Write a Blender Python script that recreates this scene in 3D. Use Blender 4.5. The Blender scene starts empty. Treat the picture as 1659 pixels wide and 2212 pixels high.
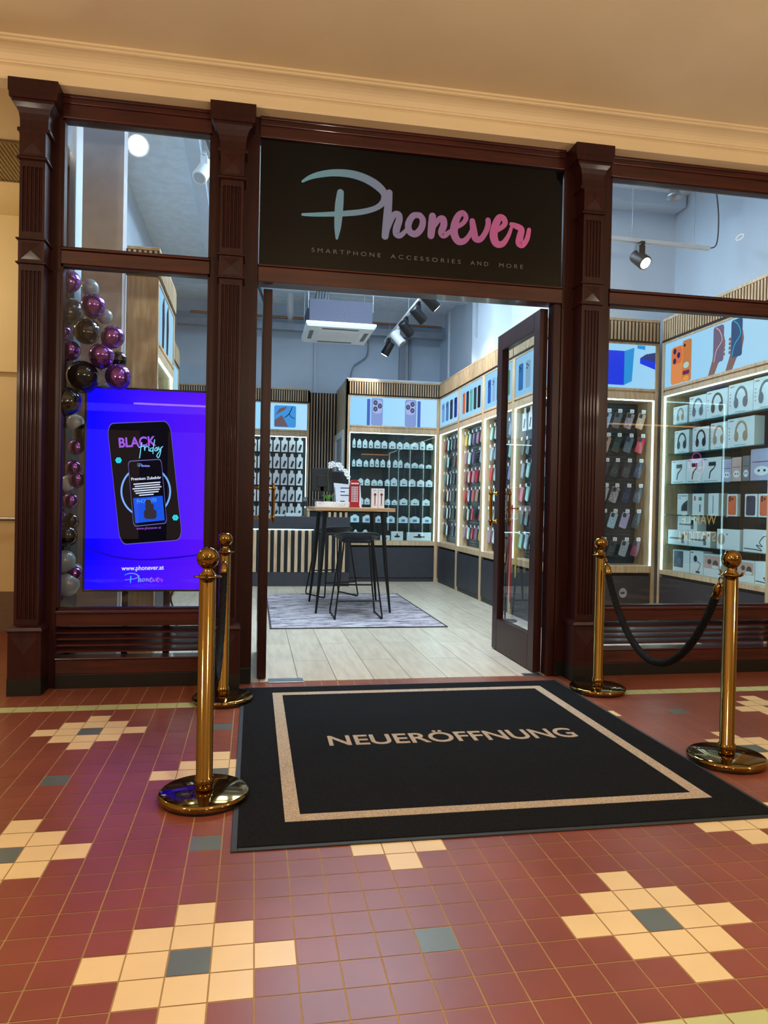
import bpy, math, random
from mathutils import Vector, Matrix
random.seed(7)
PI = math.pi
SC = bpy.context.scene
COL = SC.collection

# ------------------------------------------------------------------ camera
cam_d = bpy.data.cameras.new('camera')
cam = bpy.data.objects.new('camera', cam_d)
COL.objects.link(cam)
SC.camera = cam
YAW, PITCH, ROLL = -0.178344417, -0.0113597634, -0.0197960222
_ca, _sa, _cb, _sb, _cc, _sc = math.cos(YAW), math.sin(YAW), math.cos(PITCH), math.sin(PITCH), math.cos(ROLL), math.sin(ROLL)
_Rz = Matrix(((_ca, -_sa, 0), (_sa, _ca, 0), (0, 0, 1)))
_Rx = Matrix(((1, 0, 0), (0, _cb, -_sb), (0, _sb, _cb)))
_Ry = Matrix(((_cc, 0, _sc), (0, 1, 0), (-_sc, 0, _cc)))
_M = _Rz @ _Rx @ _Ry                      # columns: right, forward, up
r_, f_, u_ = _M.col[0], _M.col[1], _M.col[2]
cam.matrix_world = Matrix(((r_[0], u_[0], -f_[0], 0.18955), (r_[1], u_[1], -f_[1], -4.58192), (r_[2], u_[2], -f_[2], 1.14088), (0, 0, 0, 1)))
cam_d.sensor_fit = 'HORIZONTAL'
cam_d.sensor_width = 36.0
cam_d.lens = 1563.05 / 1659 * 36.0
cam_d.clip_start = 0.05
cam_d.clip_end = 60

# ------------------------------------------------------------------ view + world
SC.view_settings.view_transform = 'Standard'
SC.view_settings.look = 'None'
SC.view_settings.exposure = 0.0
SC.view_settings.gamma = 1.0
SC.view_settings.use_curve_mapping = False
W = bpy.data.worlds.new('world')
SC.world = W
W.use_nodes = True
W.node_tree.nodes['Background'].inputs[0].default_value = (1.0, 0.85, 0.65, 1)
W.node_tree.nodes['Background'].inputs[1].default_value = 0.3
FILL_PENDANT_W = 82.0       # power of each unseen globe lamp added to light the arcade
SHOP_FILL = 34.0        # emission of the unseen ceiling panels added to light the shop
LIGHTBOX = 1.0
LED = 9.0
SPOT_W = 30.0
SC.cycles.transparent_max_bounces = 32
SC.cycles.max_bounces = 10

# ------------------------------------------------------------------ materials
def lin(c):
    out = []
    for v in c[:3]:
        v = v / 255.0
        out.append(v / 12.92 if v <= 0.04045 else ((v + 0.055) / 1.055) ** 2.4)
    return (out[0], out[1], out[2], 1.0)

MATS = {}
def pbr(name, c, rough=0.5, metal=0.0, var=0.06, scale=12.0, coat=0.0, spec=0.5, stretch=None, bump=0.0, c2=None):
    if name in MATS:
        return MATS[name]
    m = bpy.data.materials.new(name)
    m.use_nodes = True
    nt = m.node_tree
    b = nt.nodes['Principled BSDF']
    b.inputs['Roughness'].default_value = rough
    b.inputs['Metallic'].default_value = metal
    b.inputs['Coat Weight'].default_value = coat
    b.inputs['Coat Roughness'].default_value = 0.08
    b.inputs['Specular IOR Level'].default_value = spec
    tc = nt.nodes.new('ShaderNodeTexCoord')
    mp = nt.nodes.new('ShaderNodeMapping')
    if stretch:
        mp.inputs['Scale'].default_value = stretch
    nz = nt.nodes.new('ShaderNodeTexNoise')
    nz.inputs['Scale'].default_value = scale
    nz.inputs['Detail'].default_value = 4
    nt.links.new(tc.outputs['Object'], mp.inputs[0])
    nt.links.new(mp.outputs[0], nz.inputs['Vector'])
    rp = nt.nodes.new('ShaderNodeValToRGB')
    a = lin(c)
    if c2 is None:
        lo = tuple(v * (1 - var) for v in a[:3]) + (1,)
        hi = tuple(min(1, v * (1 + var)) for v in a[:3]) + (1,)
    else:
        lo, hi = a, lin(c2)
    rp.color_ramp.elements[0].color = lo
    rp.color_ramp.elements[1].color = hi
    rp.color_ramp.elements[0].position = 0.35
    rp.color_ramp.elements[1].position = 0.65
    nt.links.new(nz.outputs['Fac'], rp.inputs[0])
    nt.links.new(rp.outputs[0], b.inputs['Base Color'])
    if bump:
        bp = nt.nodes.new('ShaderNodeBump')
        bp.inputs['Strength'].default_value = bump
        bp.inputs['Distance'].default_value = 0.002
        nt.links.new(nz.outputs['Fac'], bp.inputs['Height'])
        nt.links.new(bp.outputs[0], b.inputs['Normal'])
    MATS[name] = m
    return m

def emi(name, c, s, grad=None):
    """a surface that gives off light; grad=(axis, lo, hi, colour2) blends along an object axis"""
    if name in MATS:
        return MATS[name]
    m = bpy.data.materials.new(name)
    m.use_nodes = True
    nt = m.node_tree
    nt.nodes.remove(nt.nodes['Principled BSDF'])
    e = nt.nodes.new('ShaderNodeEmission')
    e.inputs[0].default_value = lin(c)
    e.inputs[1].default_value = s
    if grad:
        tc = nt.nodes.new('ShaderNodeTexCoord')
        sp = nt.nodes.new('ShaderNodeSeparateXYZ')
        mr = nt.nodes.new('ShaderNodeMapRange')
        mr.inputs['From Min'].default_value = grad[1]
        mr.inputs['From Max'].default_value = grad[2]
        rp = nt.nodes.new('ShaderNodeValToRGB')
        rp.color_ramp.elements[0].color = lin(c)
        rp.color_ramp.elements[1].color = lin(grad[3])
        nt.links.new(tc.outputs['Object'], sp.inputs[0])
        nt.links.new(sp.outputs[grad[0]], mr.inputs[0])
        nt.links.new(mr.outputs[0], rp.inputs[0])
        nt.links.new(rp.outputs[0], e.inputs[0])
    nt.links.new(e.outputs[0], nt.nodes['Material Output'].inputs[0])
    MATS[name] = m
    return m

def glass(name, tint=(235, 245, 245), refl=1.0, rough=0.0):
    if name in MATS:
        return MATS[name]
    m = bpy.data.materials.new(name)
    m.use_nodes = True
    nt = m.node_tree
    nt.nodes.remove(nt.nodes['Principled BSDF'])
    t = nt.nodes.new('ShaderNodeBsdfTransparent')
    t.inputs[0].default_value = lin(tint)
    g = nt.nodes.new('ShaderNodeBsdfGlossy')
    g.inputs['Roughness'].default_value = rough
    fr = nt.nodes.new('ShaderNodeFresnel')
    fr.inputs[0].default_value = 1.5
    ml = nt.nodes.new('ShaderNodeMath')
    ml.operation = 'MULTIPLY'
    ml.inputs[1].default_value = refl
    mx = nt.nodes.new('ShaderNodeMixShader')
    nt.links.new(fr.outputs[0], ml.inputs[0])
    ge = nt.nodes.new('ShaderNodeNewGeometry')
    iv = nt.nodes.new('ShaderNodeMath'); iv.operation = 'SUBTRACT'; iv.inputs[0].default_value = 1.0
    m2 = nt.nodes.new('ShaderNodeMath'); m2.operation = 'MULTIPLY'
    nt.links.new(ge.outputs['Backfacing'], iv.inputs[1]); nt.links.new(ml.outputs[0], m2.inputs[0]); nt.links.new(iv.outputs[0], m2.inputs[1])
    nt.links.new(m2.outputs[0], mx.inputs[0])
    nt.links.new(t.outputs[0], mx.inputs[1])
    nt.links.new(g.outputs[0], mx.inputs[2])
    nt.links.new(mx.outputs[0], nt.nodes['Material Output'].inputs[0])
    MATS[name] = m
    return m

def grad_pbr(name, axis, lo, hi, stops, rough=0.4, metal=0.0):
    m = pbr(name, (128, 128, 128), rough, metal)
    nt = m.node_tree
    b = nt.nodes['Principled BSDF']
    tc = nt.nodes.new('ShaderNodeTexCoord')
    sp = nt.nodes.new('ShaderNodeSeparateXYZ')
    mr = nt.nodes.new('ShaderNodeMapRange')
    mr.inputs['From Min'].default_value = lo
    mr.inputs['From Max'].default_value = hi
    rp = nt.nodes.new('ShaderNodeValToRGB')
    rp.color_ramp.elements[0].color = lin(stops[0])
    rp.color_ramp.elements[-1].color = lin(stops[-1])
    for i, s in enumerate(stops[1:-1]):
        e = rp.color_ramp.elements.new((i + 1) / (len(stops) - 1))
        e.color = lin(s)
    nt.links.new(tc.outputs['Object'], sp.inputs[0])
    nt.links.new(sp.outputs[axis], mr.inputs[0])
    nt.links.new(mr.outputs[0], rp.inputs[0])
    nt.links.new(rp.outputs[0], b.inputs['Base Color'])
    return m

mahog = pbr('mahogany', (40, 10, 12), 0.42, spec=0.3, var=0.35, scale=6, stretch=(6, 6, 0.5), coat=0.03, c2=(54, 18, 15))
mahog_h = pbr('mahogany_rail', (52, 15, 13), 0.34, var=0.35, scale=6, stretch=(0.5, 6, 6), coat=0.15, c2=(76, 25, 19))
oak = pbr('oak', (188, 156, 118), 0.5, scale=7, stretch=(5, 5, 0.6), c2=(214, 186, 148))
anth = pbr('anthracite', (52, 54, 60), 0.5, var=0.08)
blackm = pbr('black_metal', (16, 16, 18), 0.4, metal=0.3)
blackpl = pbr('black_plastic', (14, 14, 16), 0.45)
kick = pbr('kick_black', (14, 15, 14), 0.45)
felt = pbr('slat_backing', (18, 20, 24), 0.8)
navyboard = pbr('slatwall_navy', (34, 44, 54), 0.45)
whitew = pbr('wall_white', (204, 216, 228), 0.8, var=0.03, scale=3)
whitepl = pbr('white_plastic', (232, 234, 236), 0.4, var=0.02)
card = pbr('white_card', (226, 228, 230), 0.55, var=0.02)
cream = pbr('cream_paint', (240, 220, 180), 0.55, var=0.03, scale=2)
yellowwall = pbr('yellow_wall', (222, 198, 146), 0.6, var=0.04, scale=2)
taupe = pbr('taupe_board', (120, 98, 80), 0.6, stretch=(0.5, 4, 4))
steel = pbr('steel', (170, 172, 176), 0.3, metal=1.0)
galv = pbr('galvanised', (150, 155, 162), 0.5, metal=0.6)
brass = pbr('brass', (146, 118, 66), 0.08, metal=1.0, var=0.05, scale=4)
brass_d = pbr('brass_aged', (180, 132, 50), 0.2, metal=1.0)
glass_f = glass('shop_glass', (248, 251, 251), 1.3)
glass_c = glass('case_glass', (246, 252, 252), 1.2)
glass_shelf = glass('shelf_glass', (215, 240, 240), 1.0)
signblack = pbr('sign_black', (8, 11, 14), 0.07, var=0.0, coat=0.0, spec=0.22)
led_m = emi('led_strip', (190, 240, 255), LED)
lens_m = emi('lamp_lens', (255, 244, 225), 30)
gray_ink = pbr('grey_ink', (110, 112, 118), 0.6)
dark_ink = pbr('dark_ink', (34, 36, 44), 0.5)
rubber = pbr('rubber_edge', (44, 46, 50), 0.6)

# ------------------------------------------------------------------ mesh builder
class MB:
    def __init__(s):
        s.v, s.f, s.m, s.sm = [], [], [], []
    def add(s, vs, fs, m=0, smooth=False):
        o = len(s.v)
        s.v += [tuple(p) for p in vs]
        for f in fs:
            s.f.append(tuple(i + o for i in f)); s.m.append(m); s.sm.append(smooth)
        return s
    def box(s, x0, x1, y0, y1, z0, z1, m=0):
        v = [(x0, y0, z0), (x1, y0, z0), (x1, y1, z0), (x0, y1, z0), (x0, y0, z1), (x1, y0, z1), (x1, y1, z1), (x0, y1, z1)]
        return s.add(v, [(0, 3, 2, 1), (4, 5, 6, 7), (0, 1, 5, 4), (1, 2, 6, 5), (2, 3, 7, 6), (3, 0, 4, 7)], m)
    def rings(s, R, m=0, smooth=True, cap=True, closed=False):
        n = len(R[0]); vs = [p for r in R for p in r]; fs = []
        k = len(R)
        for i in range(k if closed else k - 1):
            a, b = i * n, ((i + 1) % k) * n
            for j in range(n):
                fs.append((a + j, a + (j + 1) % n, b + (j + 1) % n, b + j))
        s.add(vs, fs, m, smooth)
        if cap and not closed:
            s.add(R[0], [tuple(range(n))[::-1]], m)
            s.add(R[-1], [tuple(range(n))], m)
        return s
    def lathe(s, prof, cx=0, cy=0, n=32, m=0, smooth=True):
        R = [[(cx + r * math.cos(2 * PI * i / n), cy + r * math.sin(2 * PI * i / n), z) for i in range(n)] for r, z in prof]
        return s.rings(R, m, smooth)
    def tube(s, pts, r, n=8, m=0, smooth=True):
        P = [Vector(p) for p in pts]; R = []
        up = None
        for i, p in enumerate(P):
            t = (P[min(i + 1, len(P) - 1)] - P[max(i - 1, 0)]).normalized()
            if up is None:
                up = Vector((0, 0, 1)) if abs(t.z) < 0.9 else Vector((1, 0, 0))
            a = (up - t * up.dot(t)).normalized(); b = t.cross(a); up = a
            rr = r[i] if isinstance(r, (list, tuple)) else r
            R.append([p + a * (rr * math.cos(2 * PI * k / n)) + b * (rr * math.sin(2 * PI * k / n)) for k in range(n)])
        return s.rings(R, m, smooth)
    def loft(s, cx, L, m=0):
        """square-section loft, back at y=0: L = [(half width, front depth, z)]"""
        R = [[(cx - w, -d, z), (cx + w, -d, z), (cx + w, 0, z), (cx - w, 0, z)] for w, d, z in L]
        return s.rings(R, m, False)
    def prism(s, poly, a, b, axis='y', m=0):
        """polygon in the plane across axis, swept a..b.  y: poly (x,z); z: poly (x,y); x: poly (y,z)"""
        def P(p, t):
            return (p[0], t, p[1]) if axis == 'y' else ((p[0], p[1], t) if axis == 'z' else (t, p[0], p[1]))
        return s.rings([[P(p, a) for p in poly], [P(p, b) for p in poly]], m, False)
    def move(s, M):
        s.v = [tuple(M @ Vector(p)) for p in s.v]; return s
    def build(s, name, mats, parent=None, bevel=0.0, loc=None, seg=2):
        me = bpy.data.meshes.new(name)
        me.from_pydata(s.v, [], s.f)
        for mt in (mats if isinstance(mats, (list, tuple)) else [mats]):
            me.materials.append(mt)
        me.polygons.foreach_set('material_index', s.m)
        me.polygons.foreach_set('use_smooth', s.sm)
        me.update()
        o = bpy.data.objects.new(name, me)
        COL.objects.link(o)
        if parent: o.parent = parent
        if loc: o.location = loc
        if bevel:
            b = o.modifiers.new('bevel', 'BEVEL'); b.width = bevel; b.segments = seg; b.limit_method = 'ANGLE'; b.angle_limit = 0.7
        return o

def tag(o, label=None, cat=None, group=None, kind=None):
    if label: o['label'] = label
    if cat: o['category'] = cat
    if group: o['group'] = group
    if kind: o['kind'] = kind
    return o

def thing(name, loc=(0, 0, 0), rz=0, label=None, cat=None, group=None, kind=None):
    o = bpy.data.objects.new(name, None)
    o.empty_display_size = 0.1
    COL.objects.link(o); o.location = loc; o.rotation_euler = (0, 0, rz)
    return tag(o, label, cat, group, kind)

def dup(root, loc, rot, label, group=None):
    c = root.copy(); COL.objects.link(c); c.location = loc; c.rotation_euler = rot
    c['label'] = label
    if group: c['group'] = group
    for ch in list(root.children):
        d = ch.copy(); COL.objects.link(d); d.parent = c
        for g in list(ch.children):
            e = g.copy(); COL.objects.link(e); e.parent = d
    return c

def rrect(cx, cz, w, h, r, n=5):
    pts = []
    for sx, sz, a0 in ((1, 1, 0), (-1, 1, 90), (-1, -1, 180), (1, -1, 270)):
        for i in range(n + 1):
            a = math.radians(a0 + 90 * i / n)
            pts.append((cx + sx * (w / 2 - r) + r * math.cos(a), cz + sz * (h / 2 - r) + r * math.sin(a)))
    return pts

def ell(cx, cz, a, b, n=20):
    return [(cx + a * math.cos(2 * PI * i / n), cz + b * math.sin(2 * PI * i / n)) for i in range(n)]

def spline(P, k=8):
    """Catmull-Rom through points of any dimension"""
    out = []
    for i in range(len(P) - 1):
        p0, p1, p2, p3 = P[max(i - 1, 0)], P[i], P[i + 1], P[min(i + 2, len(P) - 1)]
        for j in range(k):
            t = j / k
            out.append(tuple(0.5 * ((2 * b) + (-a + c) * t + (2 * a - 5 * b + 4 * c - d) * t * t + (-a + 3 * b - 3 * c + d) * t ** 3) for a, b, c, d in zip(p0, p1, p2, p3)))
    out.append(tuple(P[-1]))
    return out

def stroke(mb, P, y0, y1, m=0, k=8):
    """brush stroke in the xz plane: P = [(x, z, half width)]; a closed outline with round ends, swept y0..y1"""
    S = spline(P, k)
    L, Rr = [], []
    for i, (x, z, w) in enumerate(S):
        a, b = S[max(i - 1, 0)], S[min(i + 1, len(S) - 1)]
        dx, dz = b[0] - a[0], b[1] - a[1]
        d = math.hypot(dx, dz) or 1e-6
        nx, nz = -dz / d, dx / d
        L.append((x + nx * w, z + nz * w)); Rr.append((x - nx * w, z - nz * w))
    for i in range(len(S) - 1):
        yy = y0 - 1.2e-5 * i
        mb.add([(L[i][0], yy, L[i][1]), (Rr[i][0], yy, Rr[i][1]), (Rr[i + 1][0], yy, Rr[i + 1][1]), (L[i + 1][0], yy, L[i + 1][1])], [(0, 1, 2, 3)], m)
    rim = []
    for e, s in ((0, -1), (-1, 1)):
        x, z, w = S[e]; x2, z2, _ = S[1 if e == 0 else -2]
        a = math.atan2(z - z2, x - x2)
        arc = [(x + w * math.cos(a - PI / 2 + PI * k / 8), z + w * math.sin(a - PI / 2 + PI * k / 8)) for k in range(9)]
        yy = y0 - 1.2e-5 * (0 if e == 0 else len(S))
        mb.add([(p[0], yy, p[1]) for p in arc], [tuple(range(9))], m)
        rim.append(arc)
    edge = L + rim[1][::-1] + Rr[::-1] + rim[0][::-1]
    N = len(edge)
    mb.add([(p[0], y0, p[1]) for p in edge] + [(p[0], y1, p[1]) for p in edge], [(i, (i + 1) % N, N + (i + 1) % N, N + i) for i in range(N)], m)

def text(name, s, size, mat, parent, loc, rot=(PI / 2, 0, 0), ext=0.0008, align='LEFT', sx=1.0, bold=0.0, sp=1.0):
    cu = bpy.data.curves.new(name, 'FONT')
    cu.body = s; cu.size = size; cu.extrude = ext; cu.align_x = align; cu.offset = bold; cu.space_character = sp
    t = bpy.data.objects.new('tmp_text', cu)
    me = bpy.data.meshes.new_from_object(t)
    bpy.data.objects.remove(t)
    me.name = name
    me.materials.clear(); me.materials.append(mat)
    o = bpy.data.objects.new(name, me)
    COL.objects.link(o)
    o.location = loc; o.rotation_euler = rot; o.scale = (sx, 1, 1)
    if parent: o.parent = parent
    return o

def spot(parent, loc, direction, power, size, col=(1, 0.93, 0.82), rad=0.03, blend=0.5):
    l = bpy.data.lights.new('lamp_light', 'SPOT')
    l.energy = power; l.spot_size = size; l.color = col; l.shadow_soft_size = rad; l.spot_blend = blend
    o = bpy.data.objects.new('lamp_light', l)
    COL.objects.link(o); o.parent = parent; o.location = loc
    o.rotation_euler = Vector(direction).to_track_quat('-Z', 'Y').to_euler()
    return o

# ------------------------------------------------------------------ arcade floor (tiles as real faces over a grout bed)
T = 0.105
Y0V = -2.70                       # y = -T*v + Y0V ;  v=-22 is the pale green band row
terra = pbr('tile_terracotta', (136, 72, 54), 0.33, var=0.14, scale=2.2)
creamt = pbr('tile_cream', (236, 208, 156), 0.33, var=0.05, scale=3)
tealt = pbr('tile_teal', (98, 108, 106), 0.33, var=0.08, scale=3)
greent = pbr('tile_pale_green', (196, 200, 140), 0.33, var=0.05, scale=3)
grout = pbr('grout', (176, 140, 92), 0.8)
def tile_mat(u, v):
    if v in (-22, 4): return 3
    if v < -22 or v > 31: return 0
    du = u - 6 * round(u / 6.0); dv = v - 6 * round(v / 6.0)
    for cu in (6 * math.floor(u / 6.0), 6 * math.floor(u / 6.0) + 6):
        for cv in (6 * math.floor(v / 6.0), 6 * math.floor(v / 6.0) + 6):
            d = abs(u - cu) + abs(v - cv)
            if (cu // 6 + cv // 6) % 2 == 0:
                if d == 0: return 2
                if d <= 2 and -22 < cv < 4: return 1
                if d <= 2 and cv > 4: return 1
            elif d == 0: return 2
    return 0
fl = MB(); g = 0.0021
def put_tile(u, v):
    x0, x1 = u * T + g, (u + 1) * T - g
    y1, y0 = Y0V - v * T - g, Y0V - (v + 1) * T + g
    fl.add([(x0, y0, 0), (x1, y0, 0), (x1, y1, 0), (x0, y1, 0)], [(0, 1, 2, 3)], tile_mat(u, v))
for v in range(-26, 46):
    for u in range(-45, 66): put_tile(u, v)
for v in range(-46, -26):
    for u in range(-45, -9): put_tile(u, v)
fl.box(-4.75, 6.95, -7.6, 0.03, -0.05, -0.0012, 4)
fl.box(-4.75, -0.95, 0.03, 2.15, -0.05, -0.0012, 4)
tag(fl.build('floor', [terra, creamt, tealt, greent, grout]), 'red quarry tile arcade floor with cream and teal diamond flowers', kind='structure')
b = MB(); b.box(-4.75, 10.5, -9.3, -7.6, -0.05, 0)
tag(b.build('floor', terra), 'plain far end of the arcade floor', kind='structure')

# ------------------------------------------------------------------ shop floor: pale wood planks
pf = bpy.data.materials.new('pale_planks'); pf.use_nodes = True
nt = pf.node_tree; bs = nt.nodes['Principled BSDF']
tc = nt.nodes.new('ShaderNodeTexCoord'); mp = nt.nodes.new('ShaderNodeMapping'); mp.inputs['Rotation'].default_value = (0, 0, PI / 2)
bk = nt.nodes.new('ShaderNodeTexBrick'); bk.inputs['Scale'].default_value = 1.0
bk.inputs['Brick Width'].default_value = 1.25; bk.inputs['Row Height'].default_value = 0.245; bk.inputs['Mortar Size'].default_value = 0.003
bk.inputs['Color1'].default_value = lin((222, 206, 180)); bk.inputs['Color2'].default_value = lin((208, 192, 166)); bk.inputs['Mortar'].default_value = lin((130, 120, 106))
nz = nt.nodes.new('ShaderNodeTexNoise'); nz.inputs['Scale'].default_value = 4; nz.inputs['Detail'].default_value = 8
mp2 = nt.nodes.new('ShaderNodeMapping'); mp2.inputs['Scale'].default_value = (6, 0.8, 1)
mx = nt.nodes.new('ShaderNodeMix'); mx.data_type = 'RGBA'; mx.blend_type = 'MULTIPLY'; mx.inputs['Factor'].default_value = 0.55
rp = nt.nodes.new('ShaderNodeValToRGB'); rp.color_ramp.elements[0].color = (0.62, 0.6, 0.58, 1); rp.color_ramp.elements[0].position = 0.3; rp.color_ramp.elements[1].position = 0.62
nt.links.new(tc.outputs['Object'], mp.inputs[0]); nt.links.new(mp.outputs[0], bk.inputs['Vector'])
nt.links.new(tc.outputs['Object'], mp2.inputs[0]); nt.links.new(mp2.outputs[0], nz.inputs['Vector']); nt.links.new(nz.outputs['Fac'], rp.inputs[0])
nt.links.new(bk.outputs['Color'], mx.inputs[6]); nt.links.new(rp.outputs[0], mx.inputs[7]); nt.links.new(mx.outputs[2], bs.inputs['Base Color'])
bs.inputs['Roughness'].default_value = 0.3
b = MB(); b.box(-1.06, 4.4, 0.035, 7.3, -0.05, 0.002)
tag(b.build('floor_shop', pf), 'pale grey wood plank floor inside the shop', kind='structure')
b = MB(); b.box(0.30, 0.52, 0.0, 0.10, 0.001, 0.006); b.box(2.0, 2.13, 0.0, 0.08, 0.001, 0.006)
tag(b.build('trim_20', steel, bevel=0.001), 'flat steel door closer plates set in the threshold', kind='structure')

# ------------------------------------------------------------------ arcade shell
def struct(mb, name, mats, label, bevel=0.0, parent=None):
    return tag(mb.build(name, mats, parent, bevel), label, kind='structure')
struct(MB().box(-4.75, 10.5, -9.4, -0.2, 3.70, 3.80), 'ceiling', cream, 'cream ceiling over the arcade in front of the shop')
# cornice profile (y, z), swept along x
prof = [(-0.0, 3.52), (-0.11, 3.52), (-0.115, 3.53), (-0.115, 3.59), (-0.125, 3.597), (-0.135, 3.60), (-0.138, 3.61)]
for i in range(7):
    a = math.radians(90 * i / 6)
    prof.append((-0.225 + 0.082 * math.cos(a), 3.612 + 0.06 * math.sin(a)))
prof += [(-0.232, 3.676), (-0.232, 3.684), (-0.245, 3.688), (-0.245, 3.80), (0.0, 3.80)]
struct(MB().prism(prof, -4.75, 10.5, 'x'), 'trim_5', cream, 'cream moulded cornice above the mahogany shopfront')
struct(MB().box(-1.16, 4.6, 0.0, 0.12, 3.522, 4.25), 'wall_front', whitew, 'wall above the shopfront, behind the cornice')
struct(MB().box(-4.75, -1.16, -0.0, 2.1, 3.52, 3.62), 'ceiling_side', yellowwall, 'cream ceiling of the side passage')
# side passage left of the shop
sp_ = MB(); sp_.box(-4.75, -1.05, 2.05, 2.15, 0.33, 3.52)
sp_.box(-4.75, -1.06, 2.0, 2.05, 2.19, 2.27)
struct(sp_, 'wall_passage', yellowwall, 'yellow end wall of the side passage with a ledge')
struct(MB().box(-4.75, -1.06, 2.02, 2.13, 0.0, 0.33), 'baseboard_passage', taupe, 'brown board at the foot of the passage wall')
gr = MB(); gr.box(-2.6, -1.3, 0.66, 1.30, 3.513, 3.519)
for i in range(48):
    x = -2.6 + i * 0.027; gr.box(x, x + 0.006, 0.66, 1.30, 3.505, 3.514, 1)
for y in (0.655, 1.295): gr.box(-2.62, -1.28, y, y + 0.015, 3.503, 3.519, 1)
tag(gr.build('ceiling_vent', [pbr('vent_back', (190, 165, 112), 0.6), pbr('vent_bar', (120, 98, 60), 0.5)]), 'slotted rectangular air grille in the passage ceiling', 'ceiling vent')
tag(MB().tube([(-4.7, 1.97, 0.95), (-1.1, 1.97, 0.95)], 0.018, 12).build('handrail', steel), 'horizontal steel handrail on the yellow passage wall', 'handrail')
struct(MB().box(-4.85, -4.75, -9.4, 2.2, 0, 3.75), 'wall_left', yellowwall, 'far left wall of the arcade')
struct(MB().box(10.5, 10.6, -9.4, 0.2, 0, 3.75), 'wall_right', yellowwall, 'far right wall of the arcade')
struct(MB().box(4.6, 10.5, 0.0, 0.12, 0, 3.8), 'wall_front_right', cream, 'arcade wall right of the shop')
# opposite side of the arcade (seen only as reflections)
op = MB(); op.box(-4.75, 10.5, -9.5, -9.4, 0, 3.8)
op.box(-4.75, 10.5, -9.4, -9.15, 2.72, 2.86, 1); op.box(-4.75, 10.5, -9.4, -9.35, 0, 2.7, 2)
struct(op, 'wall_back', [pbr('opposite_wall', (90, 72, 54), 0.6), cream, pbr('dark_front', (50, 40, 34), 0.4)], 'opposite shop fronts of the arcade')
cv = MB(); cv.box(-2.0, -0.3, -9.38, -9.2, 2.862, 2.90); cv.box(7.4, 9.9, -9.38, -9.2, 2.862, 2.90); cv.box(1.0, 5.6, -9.38, -9.2, 2.862, 2.90)
tag(cv.build('cove_light', emi('cove_glow', (255, 200, 130), 7)), 'warm strip light along the ledge over the opposite shops', 'strip light')
op2 = MB()
for x in (-3.6, -1.4, 0.8, 3.0, 5.2, 7.4): op2.box(x, x + 1.7, -9.34, -9.33, 0.4, 2.4)
struct(op2, 'window_9', emi('far_shops', (255, 205, 150), 0.35), 'lit windows of the shops opposite')
ws = thing('neon_sign', (9.15, -9.28, 0.48), PI, 'thin yellow neon lettering WAFFLE STATION on the shop opposite', 'neon sign')
neon = emi('neon_yellow', (255, 225, 130), 6)
text('upper_word', 'WAFFLE', 0.3, neon, ws, (-0.75, 0, 0.36), align='LEFT', sx=0.75)
text('lower_word', 'STATION', 0.3, neon, ws, (-0.75, 0, 0.0), align='LEFT', sx=0.7)
ic = thing('neon_ice_cream', (9.4, -9.28, 1.8), PI, 'pink and orange neon ice cream cone on the shop opposite', 'neon sign')
m_ = MB()
for dx, dz in ((-0.08, 0.32), (0.08, 0.32), (0, 0.45)): m_.tube([(dx + 0.1 * math.cos(t * PI / 8), 0, dz + 0.1 * math.sin(t * PI / 8)) for t in range(17)], 0.012, 6)
m_.build('scoops', emi('neon_pink', (255, 90, 200), 6), ic)
m_ = MB(); m_.tube([(-0.18, 0, 0.25), (0, 0, -0.1), (0.18, 0, 0.25), (-0.18, 0, 0.25)], 0.012, 6); m_.tube([(-0.1, 0, 0.1), (0.12, 0, 0.2)], 0.01, 6)
m_.build('cone', emi('neon_orange', (255, 150, 60), 6), ic)
ic['category'] = 'neon sign'
def fill_panel(x, y, z, w, d, mat, label, grp, cat='ceiling light'):  # unseen glowing panel added to brighten the shop interior
    t = thing('fill_ceiling_light', (x, y, z), 0, label, cat, grp)
    MB().box(-w / 2, w / 2, -d / 2, d / 2, -0.012, -0.006).build('diffuser', mat, t)
    f = MB(); f.box(-w / 2 - 0.02, w / 2 + 0.02, -d / 2 - 0.02, -d / 2, -0.02, -0.001); f.box(-w / 2 - 0.02, w / 2 + 0.02, d / 2, d / 2 + 0.02, -0.02, -0.001)
    f.box(-w / 2 - 0.02, -w / 2, -d / 2, d / 2, -0.02, -0.001); f.box(w / 2, w / 2 + 0.02, -d / 2, d / 2, -0.02, -0.001)
    f.build('frame', whitepl, t)
def fill_pendant(x, y, z, zc=3.70, w=None, label='small unseen warm globe lamp added under the arcade ceiling', grp='added arcade lamps'):  # unseen hanging lamp added as a light source for arcade and passage
    t = thing('fill_lamp', (x, y, z), 0, label, 'added lamp', grp)
    MB().tube([(0, 0, 0.16), (0, 0, zc - z)], 0.004, 6).build('cord', blackpl, t)
    MB().lathe([(0.012, 0.16), (0.03, 0.15), (0.035, 0.115), (0.03, 0.11)], n=16).build('socket', brass, t)
    l = bpy.data.lights.new('lamp_light', 'POINT'); l.energy = w or FILL_PENDANT_W; l.color = (1.0, 0.87, 0.67); l.shadow_soft_size = 0.10
    o = bpy.data.objects.new('lamp_light', l); COL.objects.link(o); o.parent = t
for x, y in ((-2.02, -3.4), (0.9, -3.6), (3.97, -3.4), (-2.85, -6.4), (0.9, -6.6), (5.4, -6.4)):
    fill_pendant(x, y, 2.3, w=FILL_PENDANT_W if y > -5 else FILL_PENDANT_W * 0.5)
fill_pendant(-2.6, 1.0, 2.9, 3.52, 26, 'unseen warm globe lamp added in the side passage', 'added passage lamps')

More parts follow.
